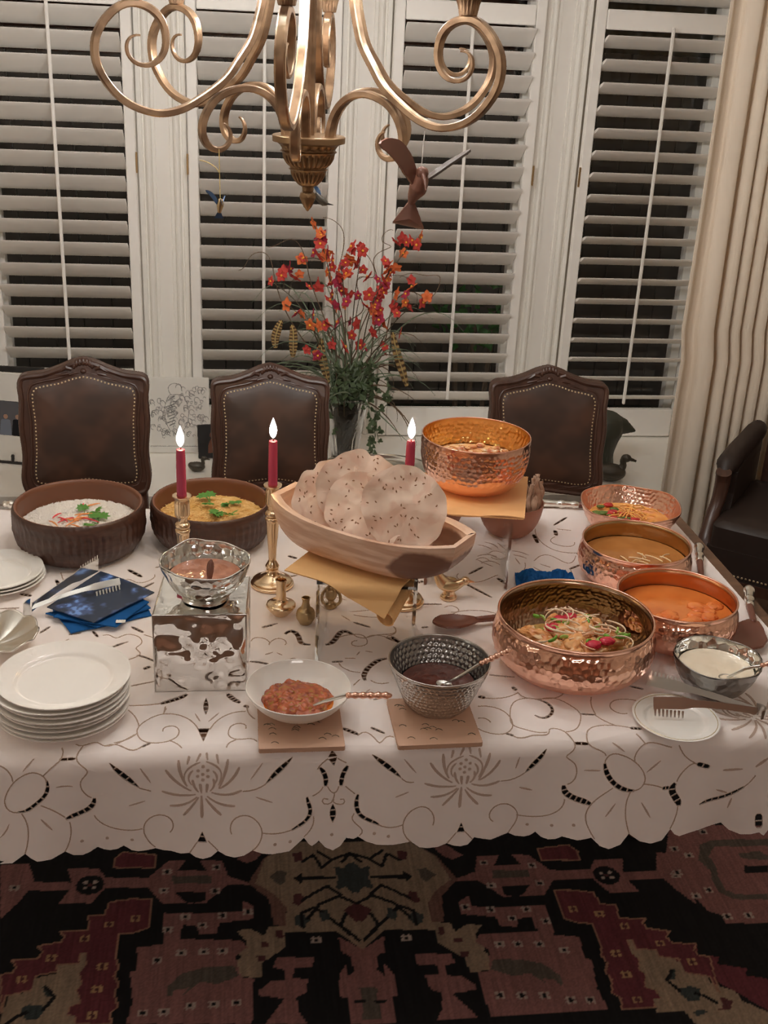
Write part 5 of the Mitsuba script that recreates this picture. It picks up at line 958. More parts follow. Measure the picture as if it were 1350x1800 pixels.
# ---- rear riser with tall copper bowl
def riser(root, rect, z1, t=.007):
    P = np.array(rect); top = sg.Polygon(P); put(root, 'shelf', ext(top, t, z1 - t), 'acrylic')
    d = P[1] - P[0]; d /= np.linalg.norm(d)
    for a, b, s in ((P[0], P[3], 1), (P[1], P[2], -1)): put(root, 'side_panel', ext(sg.Polygon([a, a + s * d * t, b + s * d * t, b]), z1 - t - ZT - .0005, ZT), 'acrylic')
k = thing('acrylic_riser', 'clear acrylic stand under the tall copper bowl', 'riser', 'clear acrylic stands'); riser(k, [(.425, 2.325), (.617, 2.292), (.648, 2.468), (.456, 2.500)], .965)
k = thing('folded_napkin', 'folded tan cloth napkin under the tall copper bowl', 'napkin')
def nap(z, t, dx=0, wv=.0):
    A, B, C, D = np.array([.425 + dx, 2.262, z]), np.array([.622 + dx, 2.228, z]), np.array([.690, 2.470, z]), np.array([.420, 2.500, z]); u = np.linspace(0, 1, 26)[:, None, None]; v = np.linspace(0, 1, 26)[None, :, None]
    P = (A * (1 - u) + B * u) * (1 - v) + (D * (1 - u) + C * u) * v; e = np.clip(1 - v[..., 0] * 8, 0, 1) * np.ones((26, 1)); P[..., 2] += wv * np.sin(u[..., 0] * 7 + 2.4) * e - .010 * e * (v[..., 0] < .2) * np.abs(wv) * 100
    return thick(P, t)
put(k, 'layer', nap(.9672, .0026), 'tan_napkin', to=None); put(k, 'layer', nap(.9722, .0026, .002, .0035), 'tan_napkin')
k = thing('copper_bowl', 'tall hammered copper bowl with golden inside, raised on the clear stand behind the flatbreads', 'bowl')
WC5 = W((.540, 2.405, .9748)); R, H = .125, .128
bowl(k, WC5, [(.056, 0), (.085, .008), (.108, .028), (.120, .056), (.1245, .086), (.1255, H)], [(.1235, H), (.1225, .086), (.118, .057), (.106, .030), (.08, .010), (0, .008)], 'copper', 'gold_lining', 300, .0016, hammered(.0135, .0011, 11, z0=.034, z1=.122), hammered(.012, .0012, 12, z0=.03, z1=.122), nd=90)
# ---- small matt copper bowls under it
SBO, SBI = [(.042, 0), (.056, .010), (.072, .034), (.081, .062), (.085, .090)], [(.082, .090), (.078, .062), (.069, .036), (.05, .013), (0, .010)]
k = thing('brown_bowl', 'small matt copper-brown bowl of curled crackers, right of the pair under the tall copper bowl', 'bowl', 'matt brown bowls behind the stands'); WB1 = W((.692, 2.615, ZT)); bowl(k, WB1, SBO, SBI, 'copper_dull', 'copper_dull', 96, .0013, nd=40)
k = thing('brown_bowl', 'small matt copper-brown bowl of pale chips, left of the pair, half hidden by the flatbreads', 'bowl', 'matt brown bowls behind the stands'); WB2 = W((.492, 2.640, ZT)); bowl(k, WB2, SBO, SBI, 'copper_dull', 'copper_dull', 96, .0013, nd=40)
for q in range(16):
    a = rg.uniform(0, 6.28); rr = .030 * math.sqrt(rg.uniform()); h = rg.uniform(.052, .085); p = np.array([.735 + .8 * rr * math.cos(a), 2.585 + .6 * rr * math.sin(a), ZT + .040])
    u = np.linspace(0, 1, 12); tw = rg.uniform(0, 6); c = p + np.stack([.010 * u * rg.normal() + .004 * np.sin(u * 7 + tw), .010 * u * rg.normal() + .003 * np.cos(u * 6 + tw), .02 + u * (h + .028)], 1)
    m = tube(c, .0058 * (1 + .25 * np.sin(u * 15 + tw)), 8, flat=.45); k = thing('papad_stick', 'pale rolled cracker stick standing in the right matt brown bowl', 'cracker', 'rolled cracker sticks in the brown bowl'); put(k, None, m, 'vcol', smooth=True, color=vcol(m, (.56, .40, .29), (.36, .20, .13), 90, q))
for q in range(14):
    a = rg.uniform(0, 6.28); rr = .062 * math.sqrt(rg.uniform()); p = np.array([.492 + rr * math.cos(a), 2.640 + rr * math.sin(a), ZT + .062 + .02 * rg.uniform()]); g_ = np.linspace(-1, 1, 9); U, V_ = np.meshgrid(g_, g_, indexing='ij')
    m = thick(np.stack([U * .020, V_ * .012, .008 * U ** 2 - .004 * V_ ** 2], -1), .0018); m = rot(rot(m, (1, 0, 0), rg.uniform(-40, 40)), (0, 0, 1), rg.uniform(0, 360)); k = thing('cracker_chip', 'pale curved chip heaped in the left matt brown bowl', 'chip', 'pale chips in the brown bowl'); put(k, None, mov(m, p), 'tan_napkin' if q % 3 == 0 else 'ceramic', smooth=50)
# ---- front riser, tan mat, dough bowl, flatbreads
k = thing('acrylic_riser', 'clear acrylic stand under the long wooden bread bowl', 'riser', 'clear acrylic stands'); riser(k, [(.149, 1.990), (.346, 1.957), (.377, 2.122), (.180, 2.156)], .942)
k = thing('tan_mat', 'stiff tan leather mat with a curled corner under the wooden bread bowl', 'mat')
def matmesh():
    # square sheet; u runs from the left corner to the near tip, v away from the viewer
    A, B, D = np.array([.087, 2.035]), np.array([.280, 1.900]), np.array([.19, 2.20]); n = 44; u = np.linspace(0, 1, n); v = np.linspace(0, 1, n); U, V_ = np.meshgrid(u, v, indexing='ij')
    XY = A + (B - A) * U[..., None] + (D - A) * V_[..., None]; P = np.concatenate([XY, np.full((n, n, 1), .9438)], -1)
    front = (P[..., 1] - (1.990 - (P[..., 0] - .149) * .1675)); dr_ = np.clip(-front, 0, 1); bend = np.clip(dr_ / .03, 0, 1) * 1.05; P[..., 1] += dr_ * (1 - np.cos(bend)); P[..., 2] -= dr_ * np.sin(bend) * np.where(P[..., 0] < .149, np.clip((P[..., 0] - .08) / .07, 0, 1), 1)
    return thick(P, .0022)
put(k, 'sheet', matmesh(), 'tan_mat', smooth=40)
c = np.array([.284, 1.950, .896]); e_ = np.array([.372, 2.068, .940]); d = (e_ - c) / np.linalg.norm(e_ - c); s_ = np.array([d[1], -d[0], 0.]); s_ /= np.linalg.norm(s_); n_ = np.cross(s_, d)
t = np.linspace(1.9, -3.6, 30); cu = np.stack([c + (e_ - c) * l - n_ * r_ + r_ * (np.cos(t)[:, None] * s_ + np.sin(t)[:, None] * n_) for l, r_ in zip(np.linspace(-.04, 1, 16), np.linspace(.0185, .006, 16))], 1); put(k, 'curled_corner', thick(cu, .0022), 'tan_mat', smooth=40)
k = thing('dough_bowl', 'long boat-shaped light wooden bread bowl with a dark knot, raised on the clear stand', 'bowl')
def dough(off):
    na, nt = 70, 33; ax = np.array([.785, -.620, 0]); nx = np.array([.620, .785, 0]); c0 = np.array([.264, 2.101, 0]); P = np.zeros((na, nt, 3))
    for i, a in enumerate(np.linspace(-1, 1, na)):
        L = .2206 - off * .8; e = (1 - abs(a) ** 3); hw = .060 * e + .044 - off; zr = 1.030 + .010 * abs(a) ** 1.8 - off * .2; zb = .9455 + off + .03 * abs(a) ** 4
        for j, t in enumerate(np.linspace(-1, 1, nt)):
            th = t * np.pi / 2; w = np.sign(t) * abs(math.sin(th)) ** .45 * hw; z = zr - (zr - zb) * max(math.cos(th), 0) ** .45
            sh = a * L * (1 - .10 * max(math.cos(th), 0) * abs(a) ** 2); P[i, j] = c0 + ax * sh + nx * w + [0, 0, z]
    return P
Po, Pi = dough(0), dough(.016)
go, gi = grid(Po), grid(Pi); gi.invert()
rimg = []
for A_i, B_i in ((Po[:, 0], Pi[:, 0]), (Po[:, -1], Pi[:, -1])): rimg.append(grid(np.stack([A_i, (A_i + B_i) / 2 + [0, 0, .002], B_i], 1)))
for e_ in (0, -1): rimg.append(grid(np.stack([Po[e_], (Po[e_] + Pi[e_]) / 2 + [0, 0, .0], Pi[e_]], 1)))
capm = []
for Q_ in (Po, Pi):
    for e_ in (0, -1):
        U_ = Q_[e_]; capm.append(grid(np.stack([U_[:17], U_[::-1][:17]], 1)))
rimg.append(cat([grid(np.stack([np.stack([Po[e_, 0], Po[e_, -1]]), np.stack([Pi[e_, 0], Pi[e_, -1]])], 1)) for e_ in (0, -1)]))
put(k, 'end_wall', cat(capm), 'dough_wood', smooth=False); put(k, 'body', go, 'dough_wood', smooth=40); put(k, 'hollow', gi, 'dough_wood', smooth=40); put(k, 'rim', cat(rimg), 'dough_wood', smooth=60)
def papad(R, seed, bend):
    r = np.random.default_rng(seed); n, m = 90, 22; th = np.arange(n) / n * 2 * np.pi; ed = 1 + .030 * np.sin(th * 2 + seed) + .018 * np.sin(5 * th + seed * 2) + .010 * np.sin(13 * th + seed)
    q = r.uniform(0, 6.28); ed -= .10 * np.exp(-((th - 5.15) / .12) ** 2)
    rr = np.linspace(0, 1, m); RR, TH = np.meshgrid(rr, th, indexing='ij'); E = np.broadcast_to(ed, RR.shape); X, Y = R * RR * E * np.cos(TH), R * RR * E * np.sin(TH)
    Z = bend * (X / R) ** 2 * R + .10 * bend * Y + .007 * (meshkit.fbm(np.stack([X * 18, Y * 18, 0 * X + seed], -1) + 20, 3, seed) - .5) * 2 + .004 * RR ** 3 * np.sin(7 * TH + seed)
    P = np.stack([X, Y, Z], -1); top = grid(P, False, True); bot = grid(P - [0, 0, .0022], False, True); bot.invert(); edge = grid(np.stack([P[-1], P[-1] - [0, 0, .0022]], 0), False, True)
    sd = []
    for i in range(44):
        a, d = r.uniform(0, 6.28), .93 * math.sqrt(r.uniform()); x, y = R * d * math.cos(a), R * d * math.sin(a); jj = int(a / (2 * np.pi) * n) % n; ii = int(d * (m - 1)); z = P[ii, jj, 2]; 
        s = rot(ball((0, 0, 0), .0017, 1, (1.7, .75, .5)), (0, 0, 1), r.uniform(0, 180)); sd.append(mov(s, (P[ii, jj, 0], P[ii, jj, 1], z + .0006)))
    return cat([top, bot, edge]), cat(sd)
pl = ['pale cumin flatbread in front, facing the viewer, in the wooden bowl', 'crumpled flatbread second from the front, its edge showing left of the front one', 'flatbread third from the front with dark spots', 'large flatbread leaning behind, its upper edge highest at the left', 'flatbread furthest left in the bread bowl']
# centre, facing azimuth, lean, roll, radius
pp = [((.326, 2.055, 1.070), -12, 66, 0, .086), ((.270, 2.080, 1.054), -30, 62, 30, .077), ((.245, 2.098, 1.052), -22, 60, 80, .076), ((.242, 2.140, 1.074), -14, 66, 140, .086), ((.185, 2.160, 1.054), -26, 62, 200, .078)]
for i, (c, az, lean, rl, R) in enumerate(pp):
    m, sd = papad(R, 3 + i, [.10, -.35, .12, .10, .15][i]); w = W(c, az).rotate([1, 0, 0], lean).rotate([0, 0, 1], rl)
    k = thing('flatbread', pl[i], 'flatbread', 'cumin flatbreads in the bread bowl'); put(k, 'bread', m, 'vcol', smooth=True, to=w, color=vcol(m, (.70, .52, .41), (.80, .635, .51), 28, i, (.70, .49, .38))); put(k, 'cumin_seed', sd, 'seed', smooth=True, to=w, kind='stuff')
# ---- candlesticks
CSTK = dens([(0, 0), (.048, 0), (.050, .003), (.049, .007), (.045, .009), (.046, .012), (.040, .016), (.034, .018), (.024, .024), (.017, .030), (.014, .040), (.016, .048), (.012, .056), (.0085, .066), (.0095, .090), (.0125, .126), (.0150, .160), (.0165, .164), (.0165, .168), (.0135, .171), (.0165, .176), (.0160, .182), (.0105, .188), (.0115, .196), (.0165, .206), (.0165, .232), (.0145, .240), (.0200, .246), (.0205, .249), (.011, .2495), (.0105, .238), (0, .238)], 170)
def cst_d(TH, S, R, Z): return -.0009 * np.abs(np.sin(TH * 9)) * (((Z > .197) & (Z < .239)) | ((Z > .07) & (Z < .16))) * (S < S.max() * .93)
STK = ply(lathe(CSTK, 90, cst_d), 'brass', smooth=35)
def candle(root, p, h, seed):
    m = lathe(dens([(0, 0), (.0104, 0), (.0102, h * .5), (.0092, h - .003), (.0082, h), (.005, h - .002), (0, h - .003)], 24), 32); put(root, 'wax', m, 'wax', smooth=40, to=W(p))
    put(root, 'wick', tube([(p[0], p[1], p[2] + h - .004), (p[0] + .001, p[1], p[2] + h + .009)], .0008, 6), 'wick')
    f = lathe(dens([(0, 0), (.0034, .003), (.0078, .012), (.0086, .018), (.0060, .032), (.0022, .043), (0, .048)], 26, 'spl'), 20); put(root, 'flame', ply(f, 'wick', smooth=True, emitter={'type': 'area', 'radiance': rgb(FLAME)}), None, to=W((p[0], p[1], p[2] + h + .003)))
cl = ['behind the steel cube', 'between the yellow rice and the bread bowl', 'behind the flatbreads, left of the tall copper bowl']
for i, (x, y, s, h) in enumerate([(-.125, 2.275, 1.0, .118), (.072, 2.336, 1.0, .116), (.362, 2.240, 1.0, .150)]):
    k = thing('candlestick', 'turned brass candlestick ' + cl[i], 'candlestick', 'brass candlesticks'); put(k, None, STK, None, to=W((x, y, ZT), 0, s))
    k = thing('candle', 'lit dark red taper candle ' + cl[i], 'candle', 'lit red candles'); candle(k, (x, y, ZT + .2385 * s), h, i)
# ---- steel cube and wavy bowl
k = thing('steel_cube', 'polished hammered steel cube used as a stand at the left, under a silver bowl', 'stand')
def face(p0, du, dv, nrm, amp, nu=70, seed=1):
    u = np.linspace(0, 1, nu); U, V_ = np.meshgrid(u, u, indexing='ij'); e = np.clip(np.minimum(np.minimum(U, 1 - U), np.minimum(V_, 1 - V_)) / .04, 0, 1)
    h = amp * (meshkit.fbm(np.stack([U * 5.5, V_ * 5.5, 0 * U + seed], -1) + 11 * seed, 2, seed) - .5) * 2 * e; P = np.asarray(p0) + U[..., None] * np.asarray(du) + V_[..., None] * np.asarray(dv) + h[..., None] * np.asarray(nrm); return grid(P)
FL, FR, BR, BLc = np.array([-.164, 1.889]), np.array([.0095, 1.887]), np.array([.0175, 2.047]), np.array([-.152, 2.050]); zc0, zc1 = ZT, .925
v3 = lambda p, z: np.array([p[0], p[1], z]); up_ = (0, 0, zc1 - zc0)
for nm, a, b, s in (('front', FL, FR, 1), ('right', FR, BR, 2), ('back', BR, BLc, 3), ('left', BLc, FL, 4)):
    dd = b - a; nn_ = np.array([dd[1], -dd[0], 0]); nn_ /= np.linalg.norm(nn_); put(k, 'panel', face(v3(a, zc0), v3(dd, 0), up_, nn_, .0036, seed=s), 'mirror_steel', smooth=True)
put(k, 'top', face(v3(FL, zc1), v3(FR - FL, 0), v3(BLc - FL, 0), (0, 0, 1), .0011, seed=6), 'mirror_steel', smooth=True)
put(k, 'edge', cat([tube([v3(a, zc1), v3(b, zc1)], .0016, 6) for a, b in ((FL, FR), (FR, BR), (BR, BLc), (BLc, FL))] + [tube([v3(a, zc0 + .001), v3(a, zc1)], .0014, 6) for a in (FL, FR, BR, BLc)]), 'steel_satin')
k = thing('silver_bowl', 'wavy-rimmed silver bowl of brown sauce standing on the steel cube', 'bowl'); WW = W((-.067, 1.958, .9275))
wv = lambda t: .0022 * np.sin(3 * t + 2.2) + .0012 * np.sin(7 * t) + .004 * np.exp(-((np.mod(t, 2 * np.pi) - 1.9) / .25) ** 2)
irr = lambda TH, S, R, Z: hammered(.020, .0016, 21, z0=.012)(TH, S, R, Z) + .0012 * np.sin(TH * 4 + Z * 60)
bowl(k, WW, [(.040, 0), (.045, .001), (.043, .006), (.045, .009), (.056, .020), (.070, .040), (.080, .060), (.086, .079)], [(.083, .079), (.077, .060), (.067, .041), (.048, .023), (.03, .016), (0, .014)], 'steel', 'steel', 200, .0018, irr, irr, wav=wv, nd=70)
k = thing('brown_sauce', 'light brown sauce in the wavy silver bowl', 'sauce'); m = disc(.0690, .049, .0012, 90, 4); put(k, None, m, 'vcol_gloss', smooth=True, to=WW, color=vcol(m, (.30, .115, .065), (.40, .17, .10), 60, 4))
k = thing('serving_spoon', 'short wooden spoon handle standing in the brown sauce', 'spoon'); p = np.array([-.060, 1.950, .9275]); put(k, None, tube(dens([p + [.0, -.02, .030], p + [.002, -.016, .060], p + [.004, -.010, .080], p + [.005, -.008, .088]], 16), [.0045] * 6 + [.005, .0055, .006, .0065, .0068, .007, .0068, .006, .004, .001], 10), 'spoon_wood', smooth=True)
# ---- plates
def plate_mesh(R, H=.020, rimw=.25):
    p = dens([(0, .002), (.55 * R, .002), (.60 * R, .0), (.63 * R, .002), (.72 * R, .009), (.86 * R, .0135), (.985 * R, .0185), (1.0 * R, .0200), (.992 * R, .0215), (.975 * R, .0212), (.85 * R, .0165), (.735 * R, .0120), (.67 * R, .0060), (.60 * R, .0050), (0, .0050)], 90)
    return p
def fl(TH, S, R, Z): return (0 * R, .0002 * np.sin(TH * 60) * np.clip((R / R.max() - .80) / .05, 0, 1) * (S > S.max() * .5) * np.clip((.985 - R / R.max()) / .03, 0, 1))
PL = ply(lathe(plate_mesh(.121), 240, fl), 'ceramic', smooth=35)
lb = ['topmost white dinner plate of the large stack at the lower left'] + [f'white dinner plate {w} from the top of the large stack at the lower left' for w in ('second', 'third', 'fourth', 'fifth', 'sixth', 'seventh', 'eighth')]
z = ZT; dxy = [(.004, .006), (-.003, .002), (.002, .004), (0, -.002), (.003, .001), (-.004, .003), (.001, -.002), (0, 0)]; zs = []
for q in range(8): zs.append(z); z += .0086 if q != 2 else .0104
for q in range(8):
    kk = 7 - q; k = thing('dinner_plate', lb[q], 'plate', 'white dinner plates stacked at the lower left'); put(k, None, PL, None, to=W((-.326 + dxy[q][0], 1.822 + dxy[q][1], zs[kk]), 40 * q))
PL2 = ply(lathe(plate_mesh(.105), 200, fl), 'bone_china', smooth=35)
for q, l_ in enumerate(('topmost', 'middle', 'lowest')):
    k = thing('side_plate', f'{l_} white plate of the short stack at the left edge behind the tongs', 'plate', 'white plates stacked at the left edge'); put(k, None, PL2, None, to=W((-.548 + .002 * q, 2.362, ZT + .0075 * (2 - q)), 30 * q))
k = thing('small_plate', 'small white plate with a gold line near its rim, under the tongs at the right', 'plate'); w = W((.822, 1.735, ZT))
PS = plate_mesh(.083); PS[:, 1] *= .62; put(k, 'body', lathe(PS, 120), 'bone_china', smooth=35, to=w); t_ = np.arange(122) * 2 * np.pi / 120; put(k, 'gold_band', tube(np.stack([.0775 * np.cos(t_), .0775 * np.sin(t_), np.full(122, .01255)], 1), .0007, 6, cap=False), 'gold_band', to=w)
# ---- trivets, white bowl, cone bowl
def trivet(name, label, c, sx, sy, a):
    k = thing(name, label, 'trivet', 'square brown trivets'); put(k, 'slab', ext(sg.box(-sx / 2 + .004, -sy / 2 + .004, sx / 2 - .004, sy / 2 - .004).buffer(.004), .009), 'trivet', smooth=30, to=W((*c, ZT), a))
    m = cat([tube(dens([(x - .006, y, .0093), (x, y + .004, .0093), (x + .007, y - .002, .0093)], 8), .0007, 4) for x, y in rg.uniform(-.4, .4, (16, 2)) * [sx, sy]]); put(k, 'scratch', m, 'stem', to=W((*c, ZT), a), kind='stuff')
trivet('trivet', 'square brown trivet under the white bowl of red curry', (.107, 1.752), .154, .15, 0); trivet('trivet', 'square brown trivet under the dimpled metal bowl', (.356, 1.752), .156, .155, 1)
ZV2 = ZT + .0095
k = thing('white_bowl', 'shallow white ceramic bowl of red pickle on the left trivet', 'bowl'); WBW = W((.106, 1.800, ZV2)); bowl(k, WBW, [(.040, 0), (.052, .004), (.072, .016), (.088, .032), (.0985, .050)], [(.0955, .050), (.084, .033), (.068, .019), (.045, .009), (0, .007)], 'bone_china', 'bone_china', 96, .0015)
k = thing('red_pickle', 'chunky red-brown pickle curry heaped in the white bowl', 'food', kind='stuff')
ms = [lump((.0, 0, .020), .062, (1, .92, .30), 3, .22, 2.2, 4)]; r = np.random.default_rng(9)
for q in range(90):
    a, d = r.uniform(0, 6.28), .055 * math.sqrt(r.uniform()); ms.append(lump((d * math.cos(a) - .004, d * math.sin(a) * .92, .034 - .20 * d + r.uniform(-.002, .003)), r.uniform(.006, .012), (1, 1, .8), q, .35, 2, 2))
m = cat(ms); put(k, 'chunks', m, 'vcol_satin', smooth=True, to=WBW, color=vcol(m, (.20, .042, .020), (.44, .115, .045), 120, 6, (.30, .15, .03)))
m = disc(.066, .0178, .0005, 60, 3); put(k, 'oil', m, 'vcol_gloss', smooth=True, to=WBW, color=vcol(m, (.50, .10, .02), (.62, .26, .05), 30, 7))
k = thing('metal_bowl', 'conical dimpled dark steel bowl of brown chutney on the right trivet', 'bowl'); WCB = W((.370, 1.805, ZV2)); bowl(k, WCB, [(.050, 0), (.055, .003), (.060, .010), (.080, .058), (.096, .098)], [(.0935, .098), (.077, .058), (.057, .013), (.04, .006), (0, .005)], 'steel_satin', 'steel_dark', 260, .0016, hammered(.0105, .0019, 31, .2, z0=.006, z1=.094), hammered(.0125, .0019, 32, .15, z0=.02, z1=.095), nd=90)
k = thing('brown_chutney', 'dark brown tamarind chutney in the dimpled metal bowl', 'sauce'); m = disc(.070, .050, .0010, 120, 5); put(k, None, m, 'vcol_gloss', smooth=True, to=WCB, color=vcol(m, (.055, .018, .014), (.085, .028, .020), 60, 8))
def twist_spoon(name, label, p0, p1, p2, bowl_pt, hr=.0055):
    k = thing(name, label, 'spoon'); p0, p1, p2, bp_ = (np.asarray(q, float) for q in (p0, p1, p2, bowl_pt)); u = np.linspace(0, 1, 60)[:, None]
    h = p1 + (p2 - p1) * u; put(k, 'handle', tube(h, hr * (1 + .16 * np.sin(u[:, 0] * 38)) * np.interp(u[:, 0], [0, .06, .9, .97, 1], [.6, 1, 1.1, .9, .3]), 10), 'copper', smooth=True, label='hammered copper handle')
    put(k, 'shank', tube([bp_, p0, p1], [.0028, .0034, .0036], 8, flat=.6), 'steel', smooth=True)
    sb = scl(lathe(dens([(0, -.25), (.5, -.18), (.9, .0), (1, .08), (.96, .09), (.86, .0), (.45, -.14), (0, -.2)], 24), 24), (.018, .013, .014)); d = bp_ - p0; put(k, 'scoop', mov(rot(sb, (0, 0, 1), math.degrees(math.atan2(d[1], d[0]))), bp_), 'steel', smooth=True)
twist_spoon('serving_spoon', 'spoon with a twisted copper handle lying in the red pickle', (.150, 1.762, ZV2 + .040), (.190, 1.757, ZV2 + .0555), (.276, 1.757, ZV2 + .0525), (.118, 1.768, ZV2 + .020))
twist_spoon('serving_spoon', 'spoon with a copper handle standing in the brown chutney', (.400, 1.772, ZV2 + .078), (.438, 1.770, ZV2 + .1075), (.500, 1.783, ZV2 + .130), (.380, 1.790, ZV2 + .052), .005)
# ---- steel bowl of raita
k = thing('steel_bowl', 'dark hammered steel bowl of white yoghurt sauce at the right edge', 'bowl'); WR = W((.938, 1.842, ZT)); f8 = lambda TH, S, R, Z: hammered(.024, .0014, 41, z0=.008)(TH, S, R, Z) + .0015 * np.cos(TH * 6) * np.clip(Z / .05, 0, 1)
bowl(k, WR, [(.034, 0), (.046, .006), (.064, .026), (.078, .052), (.086, .077)], [(.0835, .077), (.075, .052), (.060, .027), (.04, .009), (0, .008)], 'steel_dark', 'steel', 180, .0013, f8, f8, wav=lambda t: .0018 * np.sin(4 * t + 1), nd=60)
k = thing('yoghurt_sauce', 'creamy white yoghurt sauce in the right steel bowl', 'sauce'); m = disc(.0735, .054, .0012, 50, 6); put(k, None, m, 'vcol_gloss', smooth=True, to=WR, color=vcol(m, (.74, .64, .49), (.80, .71, .57), 30, 3))
twist_spoon('serving_spoon', 'spoon with a copper handle resting in the white yoghurt sauce', (.975, 1.795, ZT + .078), (1.000, 1.788, ZT + .088), (1.075, 1.784, ZT + .110), (.945, 1.802, ZT + .054), .0045)
# ---- food in the copper pots
k = thing('orange_curry', 'smooth bright orange curry in the second copper pot', 'curry'); m = disc(.126, .062, .0008, 40, 7); put(k, 'gravy', m, 'vcol_gloss', smooth=True, to=WC2, color=vcol(m, (.54, .14, .03), (.61, .185, .042), 30, 5))
ms = []
for q in range(22):
    a, d = r.uniform(-2.6, .3), .085 * math.sqrt(r.uniform(.1, 1)); ms.append(lump((d * math.cos(a) + .018, d * math.sin(a) + .010, .062), r.uniform(.010, .017), (1.2, 1, .55), q, .3, 2, 2))
m = cat(ms); put(k, 'chunk', m, 'vcol_gloss', smooth=True, to=WC2, color=vcol(m, (.60, .14, .03), (.68, .22, .06), 60, 6), kind='stuff')
k = thing('brown_gravy', 'yellow-brown gravy in the third copper pot', 'curry'); m = disc(.126, .060, .0008, 40, 8); put(k, None, m, 'vcol_gloss', smooth=True, to=WC3, color=vcol(m, (.42, .165, .045), (.48, .205, .062), 30, 9))
for q in range(9):
    a = r.uniform(0, 3.1); p = np.array([.955 + r.normal() * .024, 2.318 + r.normal() * .012, ZT + .0625 + .002 * q * .5]); d = np.array([math.cos(a), math.sin(a), 0]) * r.uniform(.014, .026); m = tube(dens([p - d, p + [0, .002, .002], p + d], 8), .0022, 6, flat=.7); k = thing('ginger_strip', 'pale ginger strip floating on the brown gravy', 'garnish', 'ginger strips on the brown gravy'); put(k, None, m, 'vcol_satin', smooth=True, color=np.tile((.80, .62, .36), (len(m.vertices), 1)))
k = thing('vegetable_curry', 'orange vegetable curry with red and green pieces in the flaring copper bowl', 'curry'); m = disc(.108, .050, .003, 60, 10); put(k, 'gravy', m, 'vcol_gloss', smooth=True, to=WC4, color=vcol(m, (.66, .24, .05), (.80, .42, .12), 50, 11))
for nm, c, n_, x0 in (('red_piece', (.50, .035, .03), 10, -.035), ('green_piece', (.10, .15, .03), 9, -.03), ('orange_strand', (.82, .40, .10), 22, .02)):
    ms = []
    for q in range(n_):
        a = r.uniform(0, 6.28); d = r.normal(size=2) * [.030, .026]; p = np.array([x0 + d[0], .012 + d[1], .055 + r.uniform(0, .004)])
        if np.hypot(p[0], p[1]) > .095: continue
        ms.append(lump(p, r.uniform(.007, .012), (1.3, .9, .5), q, .3, 2, 2) if nm != 'orange_strand' else tube(dens([p + np.array([math.cos(a), math.sin(a), 0]) * -.022, p + [0, .004, .005], p + np.array([math.cos(a), math.sin(a), 0]) * .022], 8), .0022, 6))
    m = cat(ms); put(k, nm, m, 'vcol_gloss', smooth=True, to=WC4, color=vcol(m, np.array(c) * .8, np.array(c) * 1.15, 60, 4), kind='stuff')
k = thing('lentil_salad', 'reddish relish with pale flakes inside the tall copper bowl', 'food', kind='stuff'); ms = [disc(.112, .066, .004, 50, 12)]
for q in range(90):
    a, d = r.uniform(0, 6.28), .10 * math.sqrt(r.uniform()); ms.append(lump((d * math.cos(a), d * math.sin(a), .070), r.uniform(.004, .010), (1.3, 1, .5), q, .3, 2, 1))
m = cat(ms); put(k, None, m, 'vcol_satin', smooth=True, to=WC5, color=vcol(m, (.42, .10, .04), (.70, .42, .20), 70, 13, (.80, .66, .48)))
# fried chicken with onions and peppers
base = lump((0, 0, .036), .120, (1, .95, .24), 13, .2, 2, 4); k = thing('chicken_base', 'layer of cooked vegetables under the fried chicken in the large copper pot', 'food', kind='stuff'); put(k, None, base, 'vcol_satin', smooth=True, to=W((.665, 1.942, ZT)), color=vcol(base, (.34, .17, .05), (.50, .32, .10), 70, 14, (.20, .26, .05)))
for q in range(18):
    a, d = r.uniform(0, 6.28), .088 * math.sqrt(r.uniform()); p = (.662 + d * math.cos(a), 1.94 + d * math.sin(a), ZT + .070 + .020 * (1 - d / .09) + r.uniform(-.004, .004)); m = lump((0, 0, 0), r.uniform(.020, .029), (1.35, .85, .62), 40 + q, .38, 2.2, 3); m = mov(rot(rot(m, (1, 0, 0), r.uniform(-30, 30)), (0, 0, 1), r.uniform(0, 180)), p)
    k = thing('chicken_piece', 'piece of orange-brown fried chicken in the large copper pot', 'chicken', 'fried chicken pieces in the large pot'); put(k, None, m, 'vcol_satin', smooth=True, color=vcol(m, (.54, .20, .06), (.68, .35, .14), 80, q, (.74, .52, .30)))
def curl(c, R, z, a0, sweep, tilt, rad, flat=.5):
    t = np.linspace(a0, a0 + sweep, 22); return tube(np.stack([c[0] + R * np.cos(t), c[1] + .8 * R * np.sin(t), z + tilt * np.sin(t - a0)], 1), rad * np.sin(np.linspace(.3, 2.85, 22)) ** .4, 6, flat=flat)
for q in range(26):
    m = curl((.668 + r.normal() * .042, 1.938 + r.normal() * .038), r.uniform(.022, .048), ZT + .097 + r.uniform(-.006, .008), r.uniform(0, 6.28), r.uniform(1.4, 3.0), r.uniform(-.006, .012), .0026); k = thing('onion_strip', 'translucent pale onion strip on the fried chicken', 'onion', 'onion strips in the large pot'); put(k, None, m, 'vcol_satin', smooth=True, color=np.tile((.80, .66, .47) if q % 4 else (.80, .48, .30), (len(m.vertices), 1)))
